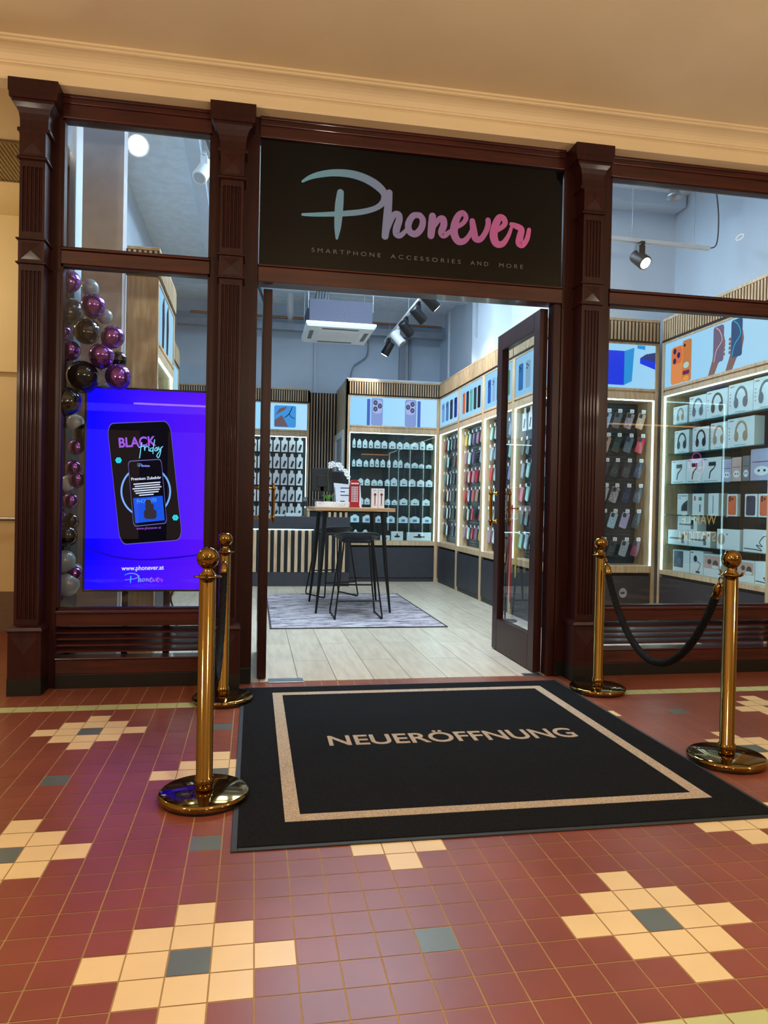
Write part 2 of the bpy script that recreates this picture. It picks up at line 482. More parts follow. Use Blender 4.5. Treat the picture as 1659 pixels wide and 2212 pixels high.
# ------------------------------------------------------------------ shopfront joinery
def pilaster(idx, cx, label):
    t = thing('trim_%d' % idx, (cx, 0, 0), 0, label, kind='structure')
    hw, d = 0.068, 0.13
    pl = MB(); pl.loft(0, [(hw + 0.022, d + 0.03, 0.10), (hw + 0.022, d + 0.03, 0.36), (hw + 0.028, d + 0.036, 0.372), (hw + 0.02, d + 0.028, 0.392), (hw + 0.004, d + 0.006, 0.402)])
    z0, z1, w, y = 0.14, 0.335, hw + 0.004, -(d + 0.031)
    pl.add([(-w, y, z0), (w, y, z0), (w, y, z1), (-w, y, z1), (0, y - 0.010, (z0 + z1) / 2)], [(0, 1, 4), (1, 2, 4), (2, 3, 4), (3, 0, 4)])
    pl.build('plinth', mahog, t, 0.002)
    MB().loft(0, [(hw + 0.024, d + 0.032, 0.0), (hw + 0.024, d + 0.032, 0.10)]).build('foot', kick, t, 0.002)
    def shaft(za, zb):
        s = MB(); n = 5; e = 0.013; fw = (2 * hw - 2 * e) / n
        poly = [(-hw, 0), (-hw, -d)]
        for i in range(n):
            x0 = -hw + e + i * fw
            poly.append((x0 + 0.003, -d))
            for k in range(1, 6): 
                a = PI * k / 6
                poly.append((x0 + fw / 2 - (fw / 2 - 0.004) * math.cos(a), -d + 0.010 * math.sin(a)))
            poly.append((x0 + fw - 0.003, -d))
        poly += [(hw, -d), (hw, 0)]
        s.prism(poly[::-1], za + 0.035, zb - 0.035, 'z')
        s.box(-hw, hw, -d, 0, za, za + 0.035); s.box(-hw, hw, -d, 0, zb - 0.035, zb)
        return s.build('shaft', mahog, t)
    shaft(0.40, 2.47); shaft(2.62, 3.06)
    def block(za, zb):
        k = MB(); k.box(-hw - 0.002, hw + 0.002, -d - 0.006, 0, za, zb)
        a, y, zc = hw - 0.014, -d - 0.007, (za + zb) / 2; h = (zb - za) / 2 - 0.012
        k.add([(-a, y, zc - h), (a, y, zc - h), (a, y, zc + h), (-a, y, zc + h), (0, y - 0.008, zc)], [(0, 1, 4), (1, 2, 4), (2, 3, 4), (3, 0, 4)])
        return k
    k = block(2.485, 2.605)
    for z in (2.47, 2.605): k.loft(0, [(hw + 0.004, d + 0.004, z), (hw + 0.014, d + 0.014, z + 0.004), (hw + 0.014, d + 0.014, z + 0.011), (hw + 0.004, d + 0.004, z + 0.015)])
    k.build('middle_block', mahog, t)
    k = block(3.085, 3.225)
    k.loft(0, [(hw + 0.004, d + 0.004, 3.06), (hw + 0.014, d + 0.014, 3.066), (hw + 0.014, d + 0.014, 3.076), (hw + 0.004, d + 0.004, 3.085)])
    k.build('upper_block', mahog, t)
    c = MB(); c.loft(0, [(hw + 0.004, d - 0.02, 3.225), (hw + 0.02, d - 0.01, 3.232), (hw + 0.02, d - 0.01, 3.25), (hw + 0.008, d - 0.02, 3.256), (hw + 0.009, d - 0.02, 3.30), (hw + 0.014, d - 0.016, 3.335), (hw + 0.025, d - 0.008, 3.365), (hw + 0.040, d, 3.385), (hw + 0.046, d + 0.002, 3.39), (hw + 0.046, d + 0.002, 3.405), (hw + 0.06, d + 0.01, 3.41), (hw + 0.062, d + 0.01, 3.44), (hw + 0.066, d + 0.014, 3.445), (hw + 0.066, d + 0.014, 3.518)])
    c.build('capital', mahog, t)
    return t
pilaster(1, -1.087, 'left fluted mahogany pilaster on the shop corner')
pilaster(2, 0.030, 'middle fluted mahogany pilaster between screen window and doorway')
pilaster(3, 2.349, 'right fluted mahogany pilaster beside the headphone window')

po = MB(); po.box(-1.165, -0.96, 0.0, 0.12, 0.0, 3.52); struct(po, 'trim_6', mahog, 'mahogany corner post', 0.003)
po = MB(); po.box(-0.10, 0.19, 0.0, 0.12, 0.10, 3.52); po.box(-0.10, 0.19, -0.003, 0.118, 0.0, 0.10, 1); struct(po, 'trim_7', [mahog, kick], 'mahogany post left of the doorway', 0.003)
po = MB(); po.box(2.20, 2.535, 0.0, 0.12, 0.10, 3.52); po.box(2.20, 2.535, -0.003, 0.118, 0.0, 0.10, 1); struct(po, 'trim_8', [mahog, kick], 'mahogany post right of the doorway', 0.003)
po = MB(); po.box(2.15, 2.20, 0.01, 0.11, 0, 2.505); struct(po, 'trim_9', mahog, 'narrow mahogany door jamb', 0.004)

def bay(idx, x0, x1, label):
    t = thing('window_%d' % idx, (0, 0, 0), 0, label, kind='structure')
    r = MB(); r.box(x0, x1, 0.0, 0.10, 3.39, 3.52); r.box(x0, x1, -0.012, 0.0, 3.47, 3.52); r.box(x0, x1, -0.022, 0, 3.502, 3.52)
    r.build('top_rail', mahog_h, t, 0.003)
    r = MB(); r.box(x0, x1, -0.01, 0.10, 2.525, 2.605); r.box(x0, x1, -0.018, 0.08, 2.607, 2.62); r.build('transom', mahog_h, t, 0.004)
    r = MB(); r.box(x0, x1, -0.01, 0.10, 0.372, 0.45); r.box(x0, x1, -0.028, 0.11, 0.45, 0.468); r.build('sill', mahog_h, t, 0.004)
    for za in (0.325, 0.287, 0.249, 0.211):
        s = MB(); s.prism([(0.01, za + 0.0), (0.085, za + 0.022), (0.085, za + 0.03), (0.01, za + 0.009)], x0, x1, 'x'); s.build('louvre_slat', mahog_h, t)
    r = MB(); r.box(x0, x1, -0.01, 0.10, 0.085, 0.17); r.box(x0, x1, -0.02, 0.10, 0.17, 0.182); r.build('bottom_rail', mahog_h, t, 0.004)
    MB().box(x0, x1, -0.012, 0.09, 0.0, 0.085).build('kickboard', kick, t, 0.002)
    b = 0.012
    for za, zb in ((0.468, 2.525), (2.62, 3.39)):
        r = MB(); r.box(x0, x0 + b, 0.005, 0.06, za, zb); r.box(x1 - b, x1, 0.005, 0.06, za, zb); r.box(x0, x1, 0.005, 0.06, za, za + b); r.box(x0, x1, 0.005, 0.06, zb - b, zb)
        r.build('glazing_bead', mahog, t)
    MB().box(x0 + b, x1 - b, 0.030, 0.036, 0.48, 2.513).build('lower_pane', glass_f, t)
    MB().box(x0 + b, x1 - b, 0.030, 0.036, 2.632, 3.378).build('upper_pane', glass_f, t)
    return t
bay(1, -0.96, -0.10, 'left shop window with the advertising screen and balloons behind it')
bay(2, 2.535, 4.6, 'right shop window showing phone cases and headphones')

dr = thing('door_frame', (0, 0, 0), 0, 'mahogany doorway head around the black shop sign', kind='structure')
r = MB(); r.box(0.19, 2.20, 0.0, 0.12, 3.40, 3.52); r.box(0.19, 2.20, -0.012, 0, 3.47, 3.52); r.box(0.19, 2.20, -0.022, 0, 3.502, 3.52); r.build('head', mahog_h, dr, 0.003)
r = MB(); r.box(0.19, 2.20, -0.008, 0.12, 2.505, 2.60); r.box(0.19, 2.20, -0.018, 0.1, 2.60, 2.612); r.build('transom', mahog_h, dr, 0.004)
dr.name = 'trim_10'

# glossy black sign with the brush-script shop name
sg = thing('shop_sign', (0, 0.0, 0), 0, 'glossy black fascia sign with blue to pink script lettering above the doorway', 'sign')
MB().box(0.195, 2.196, 0.02, 0.04, 2.614, 3.398).build('panel', signblack, sg)
LOGO = [[(0.457, 3.158, 0.0075), (0.504, 3.188, 0.014), (0.567, 3.212, 0.019), (0.656, 3.231, 0.022), (0.759, 3.234, 0.0245), (0.85, 3.216, 0.026), (0.929, 3.179, 0.027), (0.979, 3.13, 0.0235), (0.972, 3.075, 0.02), (0.925, 3.033, 0.017), (0.841, 3.002, 0.018), (0.738, 2.982, 0.018), (0.636, 2.968, 0.015), (0.534, 2.956, 0.0125), (0.461, 2.95, 0.0085)], [(0.697, 3.111, 0.0215), (0.691, 3.039, 0.0265), (0.687, 2.963, 0.0255), (0.683, 2.886, 0.0205), (0.679, 2.82, 0.008)], [(1.011, 3.138, 0.022), (1.005, 3.03, 0.026), (0.998, 2.939, 0.026), (0.99, 2.859, 0.0225)], [(1.005, 2.895, 0.012), (1.04, 2.994, 0.0185), (1.074, 3.005, 0.021), (1.08, 2.972, 0.0225), (1.065, 2.919, 0.024), (1.063, 2.88, 0.021), (1.09, 2.872, 0.017), (1.129, 2.912, 0.013), (1.157, 2.959, 0.0105)], [(1.216, 3.013, 0.0185), (1.172, 3.006, 0.02), (1.141, 2.952, 0.0215), (1.151, 2.903, 0.0215), (1.19, 2.891, 0.0215), (1.227, 2.931, 0.0215), (1.236, 2.983, 0.0205), (1.216, 3.013, 0.0185)], [(1.3, 3.015, 0.023), (1.297, 2.952, 0.026), (1.292, 2.889, 0.023)], [(1.299, 2.926, 0.0125), (1.341, 2.995, 0.0175), (1.37, 3.003, 0.022), (1.377, 2.966, 0.023), (1.362, 2.916, 0.0225), (1.381, 2.897, 0.019), (1.426, 2.931, 0.0135), (1.466, 2.96, 0.0125)], [(1.466, 2.958, 0.0125), (1.507, 2.989, 0.015), (1.526, 3.025, 0.0165), (1.505, 3.054, 0.018), (1.473, 3.033, 0.0215), (1.45, 2.972, 0.0255), (1.448, 2.913, 0.026), (1.476, 2.868, 0.0235), (1.517, 2.873, 0.019), (1.552, 2.915, 0.015), (1.57, 2.963, 0.011)], [(1.569, 3.007, 0.019), (1.579, 2.95, 0.023), (1.593, 2.897, 0.0235), (1.627, 2.894, 0.019), (1.661, 2.942, 0.018), (1.677, 2.992, 0.018), (1.676, 3.022, 0.018)], [(1.708, 2.946, 0.0125), (1.755, 2.971, 0.015), (1.793, 3.009, 0.018), (1.784, 3.042, 0.0195), (1.753, 3.045, 0.0225), (1.727, 2.99, 0.026), (1.717, 2.923, 0.028), (1.738, 2.874, 0.025), (1.782, 2.878, 0.0195), (1.818, 2.931, 0.014), (1.838, 2.986, 0.0115)], [(1.838, 3.01, 0.014), (1.873, 3.0, 0.0195), (1.908, 2.982, 0.0215), (1.901, 2.938, 0.024), (1.894, 2.891, 0.0235), (1.919, 2.879, 0.0185), (1.949, 2.922, 0.017), (1.962, 2.984, 0.014)]]
lm = MB()
for k, P in enumerate(LOGO):
    stroke(lm, P, 0.0165 - 0.0002 * (k % 3), 0.02)
lg = lm.build('script_lettering', grad_pbr('logo_gradient', 0, 0.46, 1.96, [(108, 180, 218), (116, 158, 208), (146, 130, 200), (180, 104, 186), (208, 104, 184)], 0.45), sg)
for wd_, xa_, xb_, za_ in (('SMARTPHONE', 0.519, 0.964, 2.722), ('ACCESSORIES', 1.029, 1.496, 2.722), ('AND', 1.563, 1.684, 2.722), ('MORE', 1.756, 1.926, 2.722)):
    o_ = text('lettering', wd_, 0.038, pbr('sign_grey', (104, 106, 112), 0.5), sg, (xa_, 0.0185, za_), sp=1.6)
    o_.scale = ((xb_ - xa_) / max(v.co.x for v in o_.data.vertices), 1, 1)

# door leaves, both swung inwards
def leaf(idx, x0, x1, label, hand):
    t = thing('door_%d' % idx, (0, 0, 0), 0, label, kind='structure')
    ya, yb = 0.09, 0.96
    f = MB(); f.box(x0, x1, ya, ya + 0.11, 0.01, 2.49); f.box(x0, x1, yb - 0.11, yb, 0.01, 2.49); f.box(x0, x1, ya + 0.11, yb - 0.11, 2.36, 2.49); f.box(x0, x1, ya + 0.11, yb - 0.11, 0.01, 0.255)
    f.build('leaf_frame', mahog, t, 0.004)
    xm = (x0 + x1) / 2
    MB().box(xm - 0.003, xm + 0.003, ya + 0.10, yb - 0.10, 0.245, 2.37).build('pane', glass_f, t)
    for s in (-1, 1):
        xs = x0 if s < 0 else x1
        h = MB(); y = yb - 0.055; xo = xs + s * 0.05
        h.tube([(xo, y, 0.98), (xo, y, 1.0), (xo, y, 1.03), (xo, y, 1.13), (xo, y, 1.23), (xo, y, 1.26), (xo, y, 1.28)], [0.004, 0.011, 0.009, 0.013, 0.009, 0.011, 0.004], 10)
        for z in (1.02, 1.24):
            h.tube([(xs, y, z), (xs + s * 0.012, y, z), (xo, y, z)], [0.02, 0.008, 0.008], 10)
            h.tube([(xo, y, z - 0.02), (xo, y, z), (xo, y, z + 0.02)], [0.008, 0.017, 0.008], 12)
        h.build('handle', brass_d, t)
    return t
leaf(1, 0.228, 0.285, 'left mahogany glass door swung fully inwards, seen edge on', 1)
leaf(2, 2.085, 2.142, 'right mahogany glass door with brass pull swung inwards', -1)

# ------------------------------------------------------------------ entrance mat
mat_blk = pbr('mat_pile', (15, 15, 16), 0.95, scale=180, bump=0.9, c2=(30, 30, 31), spec=0.1)
mat_bge = pbr('mat_beige', (150, 132, 112), 0.95, scale=220, bump=0.9, c2=(206, 186, 160), spec=0.1)
mt = thing('entrance_mat', (0, 0, 0), 0, 'large black entrance mat with beige border and NEUERÖFFNUNG lettering', 'door mat')
MB().box(0.155, 2.142, -2.185, -0.138, 0.001, 0.009).build('pile', mat_blk, mt)
e = MB()
for a in ((0.135, 0.157, -2.205, -0.118), (2.140, 2.162, -2.205, -0.118), (0.157, 2.14, -2.205, -0.183 - 2.0), (0.157, 2.14, -0.140, -0.118)):
    e.box(a[0], a[1], a[2], a[3], 0.0005, 0.006)
e.build('rubber_edge', rubber, mt, 0.002)
bd = MB(); X0, X1, YA, YB, wd = 0.318, 1.988, -2.02, -0.27, 0.056
for a in ((X0, X1, YA, YA + wd), (X0, X1, YB - wd, YB), (X0, X0 + wd, YA + wd, YB - wd), (X1 - wd, X1, YA + wd, YB - wd)): bd.box(*a, 0.008, 0.0105)
bd.build('border', mat_bge, mt)
text('lettering', 'NEUERÖFFNUNG', 0.196, mat_bge, mt, (0.548, -1.235, 0.0095), (0, 0, math.radians(-0.6)), 0.001, sx=1.0, bold=0.003)
_o = [c for c in mt.children if c.name.startswith('lettering')][0]
_w = max(v.co.x for v in _o.data.vertices); _o.scale = (1.245 / _w, 1, 1)

# ------------------------------------------------------------------ stanchions and ropes
def stanchion(x, y, label, hook_dir):
    t = thing('rope_stanchion', (x, y, 0), 0, label, 'stanchion', 'brass rope stanchions at the entrance')
    b = MB(); b.lathe([(0.160, 0.010), (0.168, 0.013), (0.171, 0.022), (0.168, 0.032), (0.160, 0.037), (0.05, 0.041), (0.036, 0.043)], n=64); b.build('base', brass, t)
    MB().lathe([(0.158, 0.0), (0.161, 0.004), (0.161, 0.010), (0.157, 0.011)], n=64).build('rubber_ring', blackpl, t)
    MB().lathe([(0.030, 0.041), (0.036, 0.043), (0.036, 0.085), (0.0315, 0.088), (0.0315, 0.846), (0.029, 0.848)], n=40).build('pole', brass, t)
    MB().lathe([(0.034, 0.846), (0.052, 0.849), (0.053, 0.853), (0.034, 0.856), (0.031, 0.860), (0.022, 0.870), (0.017, 0.880), (0.019, 0.886), (0.017, 0.890)], n=40).build('collar', brass, t)
    pf = [(0.002, 0.878)] + [(0.0425 * math.sin(a), 0.9215 - 0.0425 * math.cos(a)) for a in [PI * k / 20 for k in range(2, 20)]] + [(0.001, 0.9642)]
    MB().lathe(pf, n=40).build('ball_finial', brass, t)
    for s in (-1, 1):
        h = MB(); h.tube([(0, s * 0.045, 0.851), (0, s * 0.064, 0.851), (0, s * 0.074, 0.858), (0, s * 0.080, 0.868)], [0.006, 0.005, 0.005, 0.003], 8); h.build('hook', brass, t)
    return t
stanchion(0.022, -1.755, 'brass stanchion nearest the camera, its base reflecting the violet screen', 1)
stanchion(0.035, -0.385, 'brass stanchion behind the nearest one, close to the middle pilaster', -1)
stanchion(2.322, -1.64, 'brass stanchion at the right edge beside the mat corner', 1)
stanchion(2.315, -0.40, 'brass stanchion beside the right pilaster', -1)

rope_m = pbr('rope_black', (9, 9, 10), 0.8, scale=80, bump=0.3, spec=0.25)
def rope(p0, p1, sag, label):
    t = thing('barrier_rope', (0, 0, 0), 0, label, 'rope', 'black barrier ropes')
    p0, p1 = Vector(p0), Vector(p1)
    N = 300; path = []
    for i in range(N + 1):
        s = i / N; c = p0.lerp(p1, s); k = 1 - (2 * s - 1) ** 2
        c.z -= sag * (k ** 0.85)
        path.append(c)
    # ferrule sections at each end
    m_ = MB(); a, b_ = 9, N - 9
    core = path[a:b_ + 1]
    side = Vector((1, 0, 0))
    for st in range(4):
        pts = []
        for i, c in enumerate(core):
            tn = (core[min(i + 1, len(core) - 1)] - core[max(i - 1, 0)]).normalized()
            n2 = side.cross(tn).normalized()
            ph = 2 * PI * (st / 4 + i / 9.0)
            pts.append(c + (side * math.cos(ph) + n2 * math.sin(ph)) * 0.0105)
        m_.tube(pts, 0.0105, 6)
    m_.build('cord', rope_m, t)
    for q, sl in ((0, path[2:a + 2]), (1, path[b_ - 1:N - 1][::-1])):
        d = (sl[-1] - sl[0]).normalized()
        f = MB(); f.tube([sl[0] - d * 0.004, sl[0], sl[0] + d * 0.012, sl[0] + d * 0.02, sl[0] + d * 0.065, sl[0] + d * 0.07], [0.006, 0.016, 0.019, 0.0225, 0.0235, 0.020], 20)
        f.build('ferrule', brass, t)
        h = MB(); c = sl[0] - d * 0.004; r = 0.016
        cc = c - d * 0.016
        sdx = Vector((0, 1, 0)) if True else side
        ups = (d - Vector((1, 0, 0)) * d.x).normalized(); sd = Vector((1, 0, 0)).cross(ups)
        h.tube([cc + ups * r * math.cos(a_) + sd * r * math.sin(a_) for a_ in [2 * PI * k / 14 for k in range(13)]], 0.0035, 6)
        h.build('snap_hook', brass, t)
rope((0.022, -1.685, 0.822), (0.035, -0.455, 0.822), 0.52, 'black twisted barrier rope hanging between the two left stanchions')
rope((2.322, -1.57, 0.822), (2.315, -0.47, 0.822), 0.50, 'black twisted barrier rope hanging between the two right stanchions')

# ------------------------------------------------------------------ advertising screen
sc = thing('advertising_screen', (0, 0, 0), 0, 'tall portrait screen glowing blue and violet with a phone advert in the left window', 'screen')
sx0, sx1, sz0, sz1 = -0.868, -0.113, 0.548, 1.848
f = MB(); f.box(sx0, sx1, 0.255, 0.305, sz0, sz1); q = 0.012
for a in ((sx0, sx0 + q, sz0, sz1), (sx1 - q, sx1, sz0, sz1), (sx0 + q, sx1 - q, sz0, sz0 + q), (sx0 + q, sx1 - q, sz1 - q, sz1)): f.box(a[0], a[1], 0.247, 0.255, a[2], a[3])
f.build('housing', blackpl, sc, 0.002)
st = MB()
for x in (-0.62, -0.36): st.box(x - 0.02, x + 0.02, 0.31, 0.34, 0.02, 1.5)
st.box(-0.75, -0.23, 0.25, 0.52, 0.002, 0.02)
st.build('stand', blackpl, sc)
disp = emi('screen_blue', (12, 4, 250), 1.25, grad=(0, -0.80, -0.15, (84, 18, 236)))
MB().box(sx0 + q, sx1 - q, 0.252, 0.254, sz0 + q, sz1 - q).build('display', disp, sc)
e_blk = emi('screen_black', (8, 8, 22), 0.9); e_edge = emi('screen_edge', (120, 110, 190), 0.8); e_white = emi('screen_white', (225, 230, 255), 1.1)
e_pur = emi('screen_purple', (168, 96, 235), 1.0); e_cyan = emi('screen_cyan', (130, 225, 255), 1.1); e_blue = emi('screen_royal', (30, 90, 240), 1.0); e_ring = emi('screen_ring', (120, 170, 255), 1.2)
e_deep = emi('screen_deep', (30, 8, 200), 1.0)
def tilt(poly, cx, cz, a):
    c, s = math.cos(a), math.sin(a)
    return [(cx + x * c - z * s, cz + x * s + z * c) for x, z in poly]
def quadmap(poly, c):
    """unit square -> the quad c (tl, tr, br, bl)"""
    out = []
    for u, v in poly:
        t = (c[0][0] + (c[1][0] - c[0][0]) * u, c[0][1] + (c[1][1] - c[0][1]) * u)
        b = (c[3][0] + (c[2][0] - c[3][0]) * u, c[3][1] + (c[2][1] - c[3][1]) * u)
        out.append((t[0] + (b[0] - t[0]) * v, t[1] + (b[1] - t[1]) * v))
    return out
def ur(r, e=0.0): return [(x, 1 - z) for x, z in rrect(0.5, 0.5, 1 + e, 1 + e, r)]
BIG = [(-0.733, 1.612), (-0.352, 1.643), (-0.262, 0.885), (-0.642, 0.850)]
INN = [(-0.602, 1.376), (-0.401, 1.396), (-0.360, 0.992), (-0.561, 0.968)]
a = MB()
stroke(a, [(-0.855, 0.83, 0.004), (-0.70, 0.775, 0.005), (-0.52, 0.752, 0.005), (-0.32, 0.765, 0.005), (-0.13, 0.79, 0.004)], 0.2516, 0.252)
a.build('podium_line', e_deep, sc)
a = MB(); a.prism(quadmap(ur(0.1, 0.014), BIG), 0.2510, 0.2516); a.build('phone_outline', e_edge, sc)
a = MB(); a.prism(quadmap(ur(0.1), BIG), 0.2504, 0.2510); a.build('phone_picture', e_blk, sc)
a = MB(); ri = [(-0.491 + 0.150 * math.cos(t * PI / 24), 1.190 + 0.160 * math.sin(t * PI / 24), 0.0055) for t in range(49)]
stroke(a, ri, 0.2499, 0.2504, k=1); a.build('light_ring', e_ring, sc)
a = MB(); a.prism(quadmap(ur(0.08, 0.03), INN), 0.2493, 0.2499); a.build('small_phone_outline', e_edge, sc)
a = MB(); a.prism(quadmap(ur(0.08), INN), 0.2487, 0.2493)
a.build('small_phone_picture', e_blk, sc)
a = MB(); a.prism(quadmap([(0.05, 0.57), (0.95, 0.57), (0.95, 0.96), (0.05, 0.96)], INN), 0.2481, 0.2487); a.build('blue_card', e_blue, sc)
a = MB()
for k, (u0, u1) in enumerate(((0.10, 0.92), (0.13, 0.90), (0.06, 0.94), (0.10, 0.88), (0.14, 0.84), (0.24, 0.68))):
    v = 0.345 + k * 0.036
    a.prism(quadmap([(u0, v), (u1, v), (u1, v + 0.018), (u0, v + 0.018)], INN), 0.2482, 0.2487)
a.build('small_print', e_white, sc)
text('premium_lettering', 'Premium Zubehör', 0.0245, e_white, sc, (-0.582, 0.2485, 1.258), (PI / 2, math.radians(-5), 0), 0.0003, bold=0.0006)
text('phonever_lettering', 'PHONEVER', 0.036, emi('screen_sky', (90, 170, 255), 1.1), sc, (-0.545, 0.2479, 1.112), (PI / 2, math.radians(-6), 0), 0.0003, sx=0.68)
a = MB(); a.prism(rrect(-0.462, 1.045, 0.078, 0.062, 0.02), 0.2474, 0.248); a.prism(rrect(-0.467, 1.092, 0.052, 0.04, 0.012), 0.2474, 0.248); a.prism(rrect(-0.476, 1.122, 0.036, 0.03, 0.012), 0.2474, 0.248)
a.build('gadget_picture', emi('screen_gadget', (60, 52, 62), 0.9), sc)
text('black_lettering', 'BLACK', 0.085, e_pur, sc, (-0.662, 0.2487, 1.466), (PI / 2, math.radians(-5), 0), 0.0005, bold=0.0025, sx=0.86)
FRIDAY = [[(-0.533, 1.402), (-0.528, 1.443), (-0.525, 1.479), (-0.52, 1.501)], [(-0.538, 1.47), (-0.506, 1.48)], [(-0.505, 1.48), (-0.502, 1.45), (-0.5, 1.468), (-0.488, 1.478), (-0.481, 1.474)], [(-0.476, 1.472), (-0.476, 1.45), (-0.47, 1.451)], [(-0.451, 1.47), (-0.464, 1.466), (-0.467, 1.451), (-0.457, 1.448), (-0.45, 1.467), (-0.442, 1.522)], [(-0.45, 1.467), (-0.451, 1.433)], [(-0.426, 1.474), (-0.438, 1.467), (-0.439, 1.452), (-0.43, 1.452), (-0.424, 1.471), (-0.423, 1.453)], [(-0.416, 1.477), (-0.414, 1.459), (-0.405, 1.466), (-0.392, 1.481)], [(-0.402, 1.474), (-0.405, 1.44), (-0.416, 1.409), (-0.427, 1.418), (-0.419, 1.437), (-0.402, 1.459)]]
a = MB()
for P in FRIDAY: stroke(a, [(x, z, 0.0026) for x, z in P], 0.2468, 0.2474, k=5)
a.build('friday_lettering', e_cyan, sc)
text('address_lettering', 'www.phonever.at', 0.040, e_white, sc, (-0.632, 0.2512, 0.683), (PI / 2, math.radians(-1.5), 0), 0.0004, bold=0.0006, sx=0.90)
text('small_address_lettering', 'www.phonever.at', 0.024, e_pur, sc, (-0.545, 0.2499, 0.943), (PI / 2, math.radians(-4), 0), 0.0004, sx=0.88)
def small_logo(par, x, z, s, mat, y):
    a = MB()
    for k, P in enumerate(LOGO): stroke(a, [(x + (p[0] - 0.457) * s, z + (p[1] - 2.8) * s * 0.95, max(0.0018, p[2] * s * 0.8)) for p in P], y, y + 0.0005 + 0.0001 * (k % 3), k=4)
    return a.build('logo_lettering', mat, par)
small_logo(sc, -0.612, 0.600, 0.156, emi('screen_logo', (50, 190, 255), 1.0, grad=(0, -0.6, -0.38, (190, 60, 235))), 0.2508)
small_logo(sc, -0.545, 1.345, 0.05, emi('screen_logo', (50, 190, 255), 1.0), 0.248)
for cx, cz in ((-0.661, 1.384), (-0.306, 1.025)):
    a = MB()
    for k in range(6):
        t_ = k * PI / 3; a.prism(ell(cx + 0.011 * math.cos(t_), cz + 0.011 * math.sin(t_), 0.009, 0.009, 10), 0.2494 - 0.0001 * k, 0.25)
    a.build('neon_flower', emi('screen_turquoise', (40, 215, 235), 1.1), sc)
tag(MB().tube(spline([(-0.30, 0.33, 0.56), (-0.34, 0.36, 0.49), (-0.30, 0.38, 0.30), (-0.42, 0.42, 0.05), (-0.5, 0.6, 0.012), (-0.75, 0.66, 0.012)], 8), 0.006, 8).build('power_cable', blackpl), 'black power cable hanging below the violet screen', 'cable')

# ------------------------------------------------------------------ balloons
chrome_p = pbr('balloon_chrome_purple', (140, 84, 168), 0.16, metal=0.9, var=0.05)
bal_m = {'purple': chrome_p, 'black': pbr('balloon_black', (14, 15, 16), 0.12, coat=0.5), 'grey': pbr('balloon_pearl_grey', (140, 150, 160), 0.25, coat=0.4), 'white': pbr('balloon_pearl_white', (196, 198, 204), 0.25, coat=0.4), 'dark': pbr('balloon_smoke', (52, 60, 58), 0.2, coat=0.4)}
def balloon_mesh():
    m_ = MB(); pf = [(0.0005, 1.0)]
    for k in range(1, 22):
        a = PI * k / 22; r = math.sin(a); z = math.cos(a)
        if z < 0: z *= 1.12
        pf.append((r * (1 - 0.05 * max(0, -z)), z))
    pf += [(0.06, -1.12), (0.035, -1.15), (0.10, -1.22), (0.02, -1.2)]
    m_.lathe(pf, n=28); return m_
BAL = [('purple', 450, 140, 65, .20), ('grey', 560, 170, 52, .32), ('purple', 580, 275, 72, .18), ('grey', 645, 335, 46, .33), ('dark', 452, 320, 80, .36), ('black', 548, 430, 80, .28), ('purple', 690, 455, 68, .20), ('purple', 420, 440, 42, .33), ('purple', 455, 550, 62, .27), ('purple', 630, 570, 74, .17), ('black', 725, 590, 52, .32), ('black', 530, 700, 95, .20), ('purple', 722, 692, 78, .17), ('grey', 680, 790, 62, .42), ('black', 446, 852, 86, .10), ('white', 492, 975, 50, .32), ('black', 535, 1035, 58, .33), ('purple', 500, 1120, 48, .30), ('purple', 485, 1245, 47, .30), ('white', 455, 1335, 46, .34), ('purple', 505, 1312, 48, .30), ('purple', 412, 1450, 38, .32), ('purple', 472, 1440, 46, .30), ('purple', 412, 1545, 42, .31), ('black', 475, 1560, 46, .33), ('black', 450, 1650, 66, .30), ('grey', 440, 1802, 68, .30), ('grey', 500, 1862, 46, .38), ('purple', 500, 1875, 44, .33), ('grey', 460, 1942, 72, .31)]
bmesh0 = balloon_mesh(); bproto = {}
CAMP = Vector((0.18955, -4.58192, 1.14088))
names_b = {'purple': 'chrome purple', 'black': 'glossy black', 'grey': 'pearl grey', 'white': 'pearl white', 'dark': 'smoky green'}
cnt = {}
for i, (c, zx, zy, zr, y) in enumerate(BAL):
    # centre on the garland, measured in the window's plane and carried back to the balloon's own depth
    xw = -1.0 + (zx / 2.9625 - 152) * 0.00322 + (y - 0.4) * -0.21
    zw = 2.54 - (560 + zy / 2.9625 - 607) * 0.00323
    zw = 1.14088 + (zw - 1.14088) * (y + 4.582) / 4.982
    r = zr * 0.00107 * (y + 4.582) / 4.982
    cnt[c] = cnt.get(c, 0) + 1
    if c not in bproto:
        o = bmesh0.build('balloon', bal_m[c]); bproto[c] = o
    else:
        o = bproto[c].copy(); COL.objects.link(o)
    o.location = (xw, y, zw); o.scale = (r, r, r); o.rotation_euler = (random.uniform(-.9, .9), random.uniform(-.5, .9), 0)
    hgt = ['top', 'upper', 'middle', 'lower', 'bottom'][min(4, int(i / 6))]
    tag(o, '%s balloon, %s of that colour from the top of the garland' % (names_b[c], ['first', 'second', 'third', 'fourth', 'fifth', 'sixth', 'seventh', 'eighth', 'ninth', 'tenth', 'eleventh', 'twelfth', 'thirteenth', 'fourteenth'][cnt[c] - 1]), 'balloon', 'balloon garland in the left window')

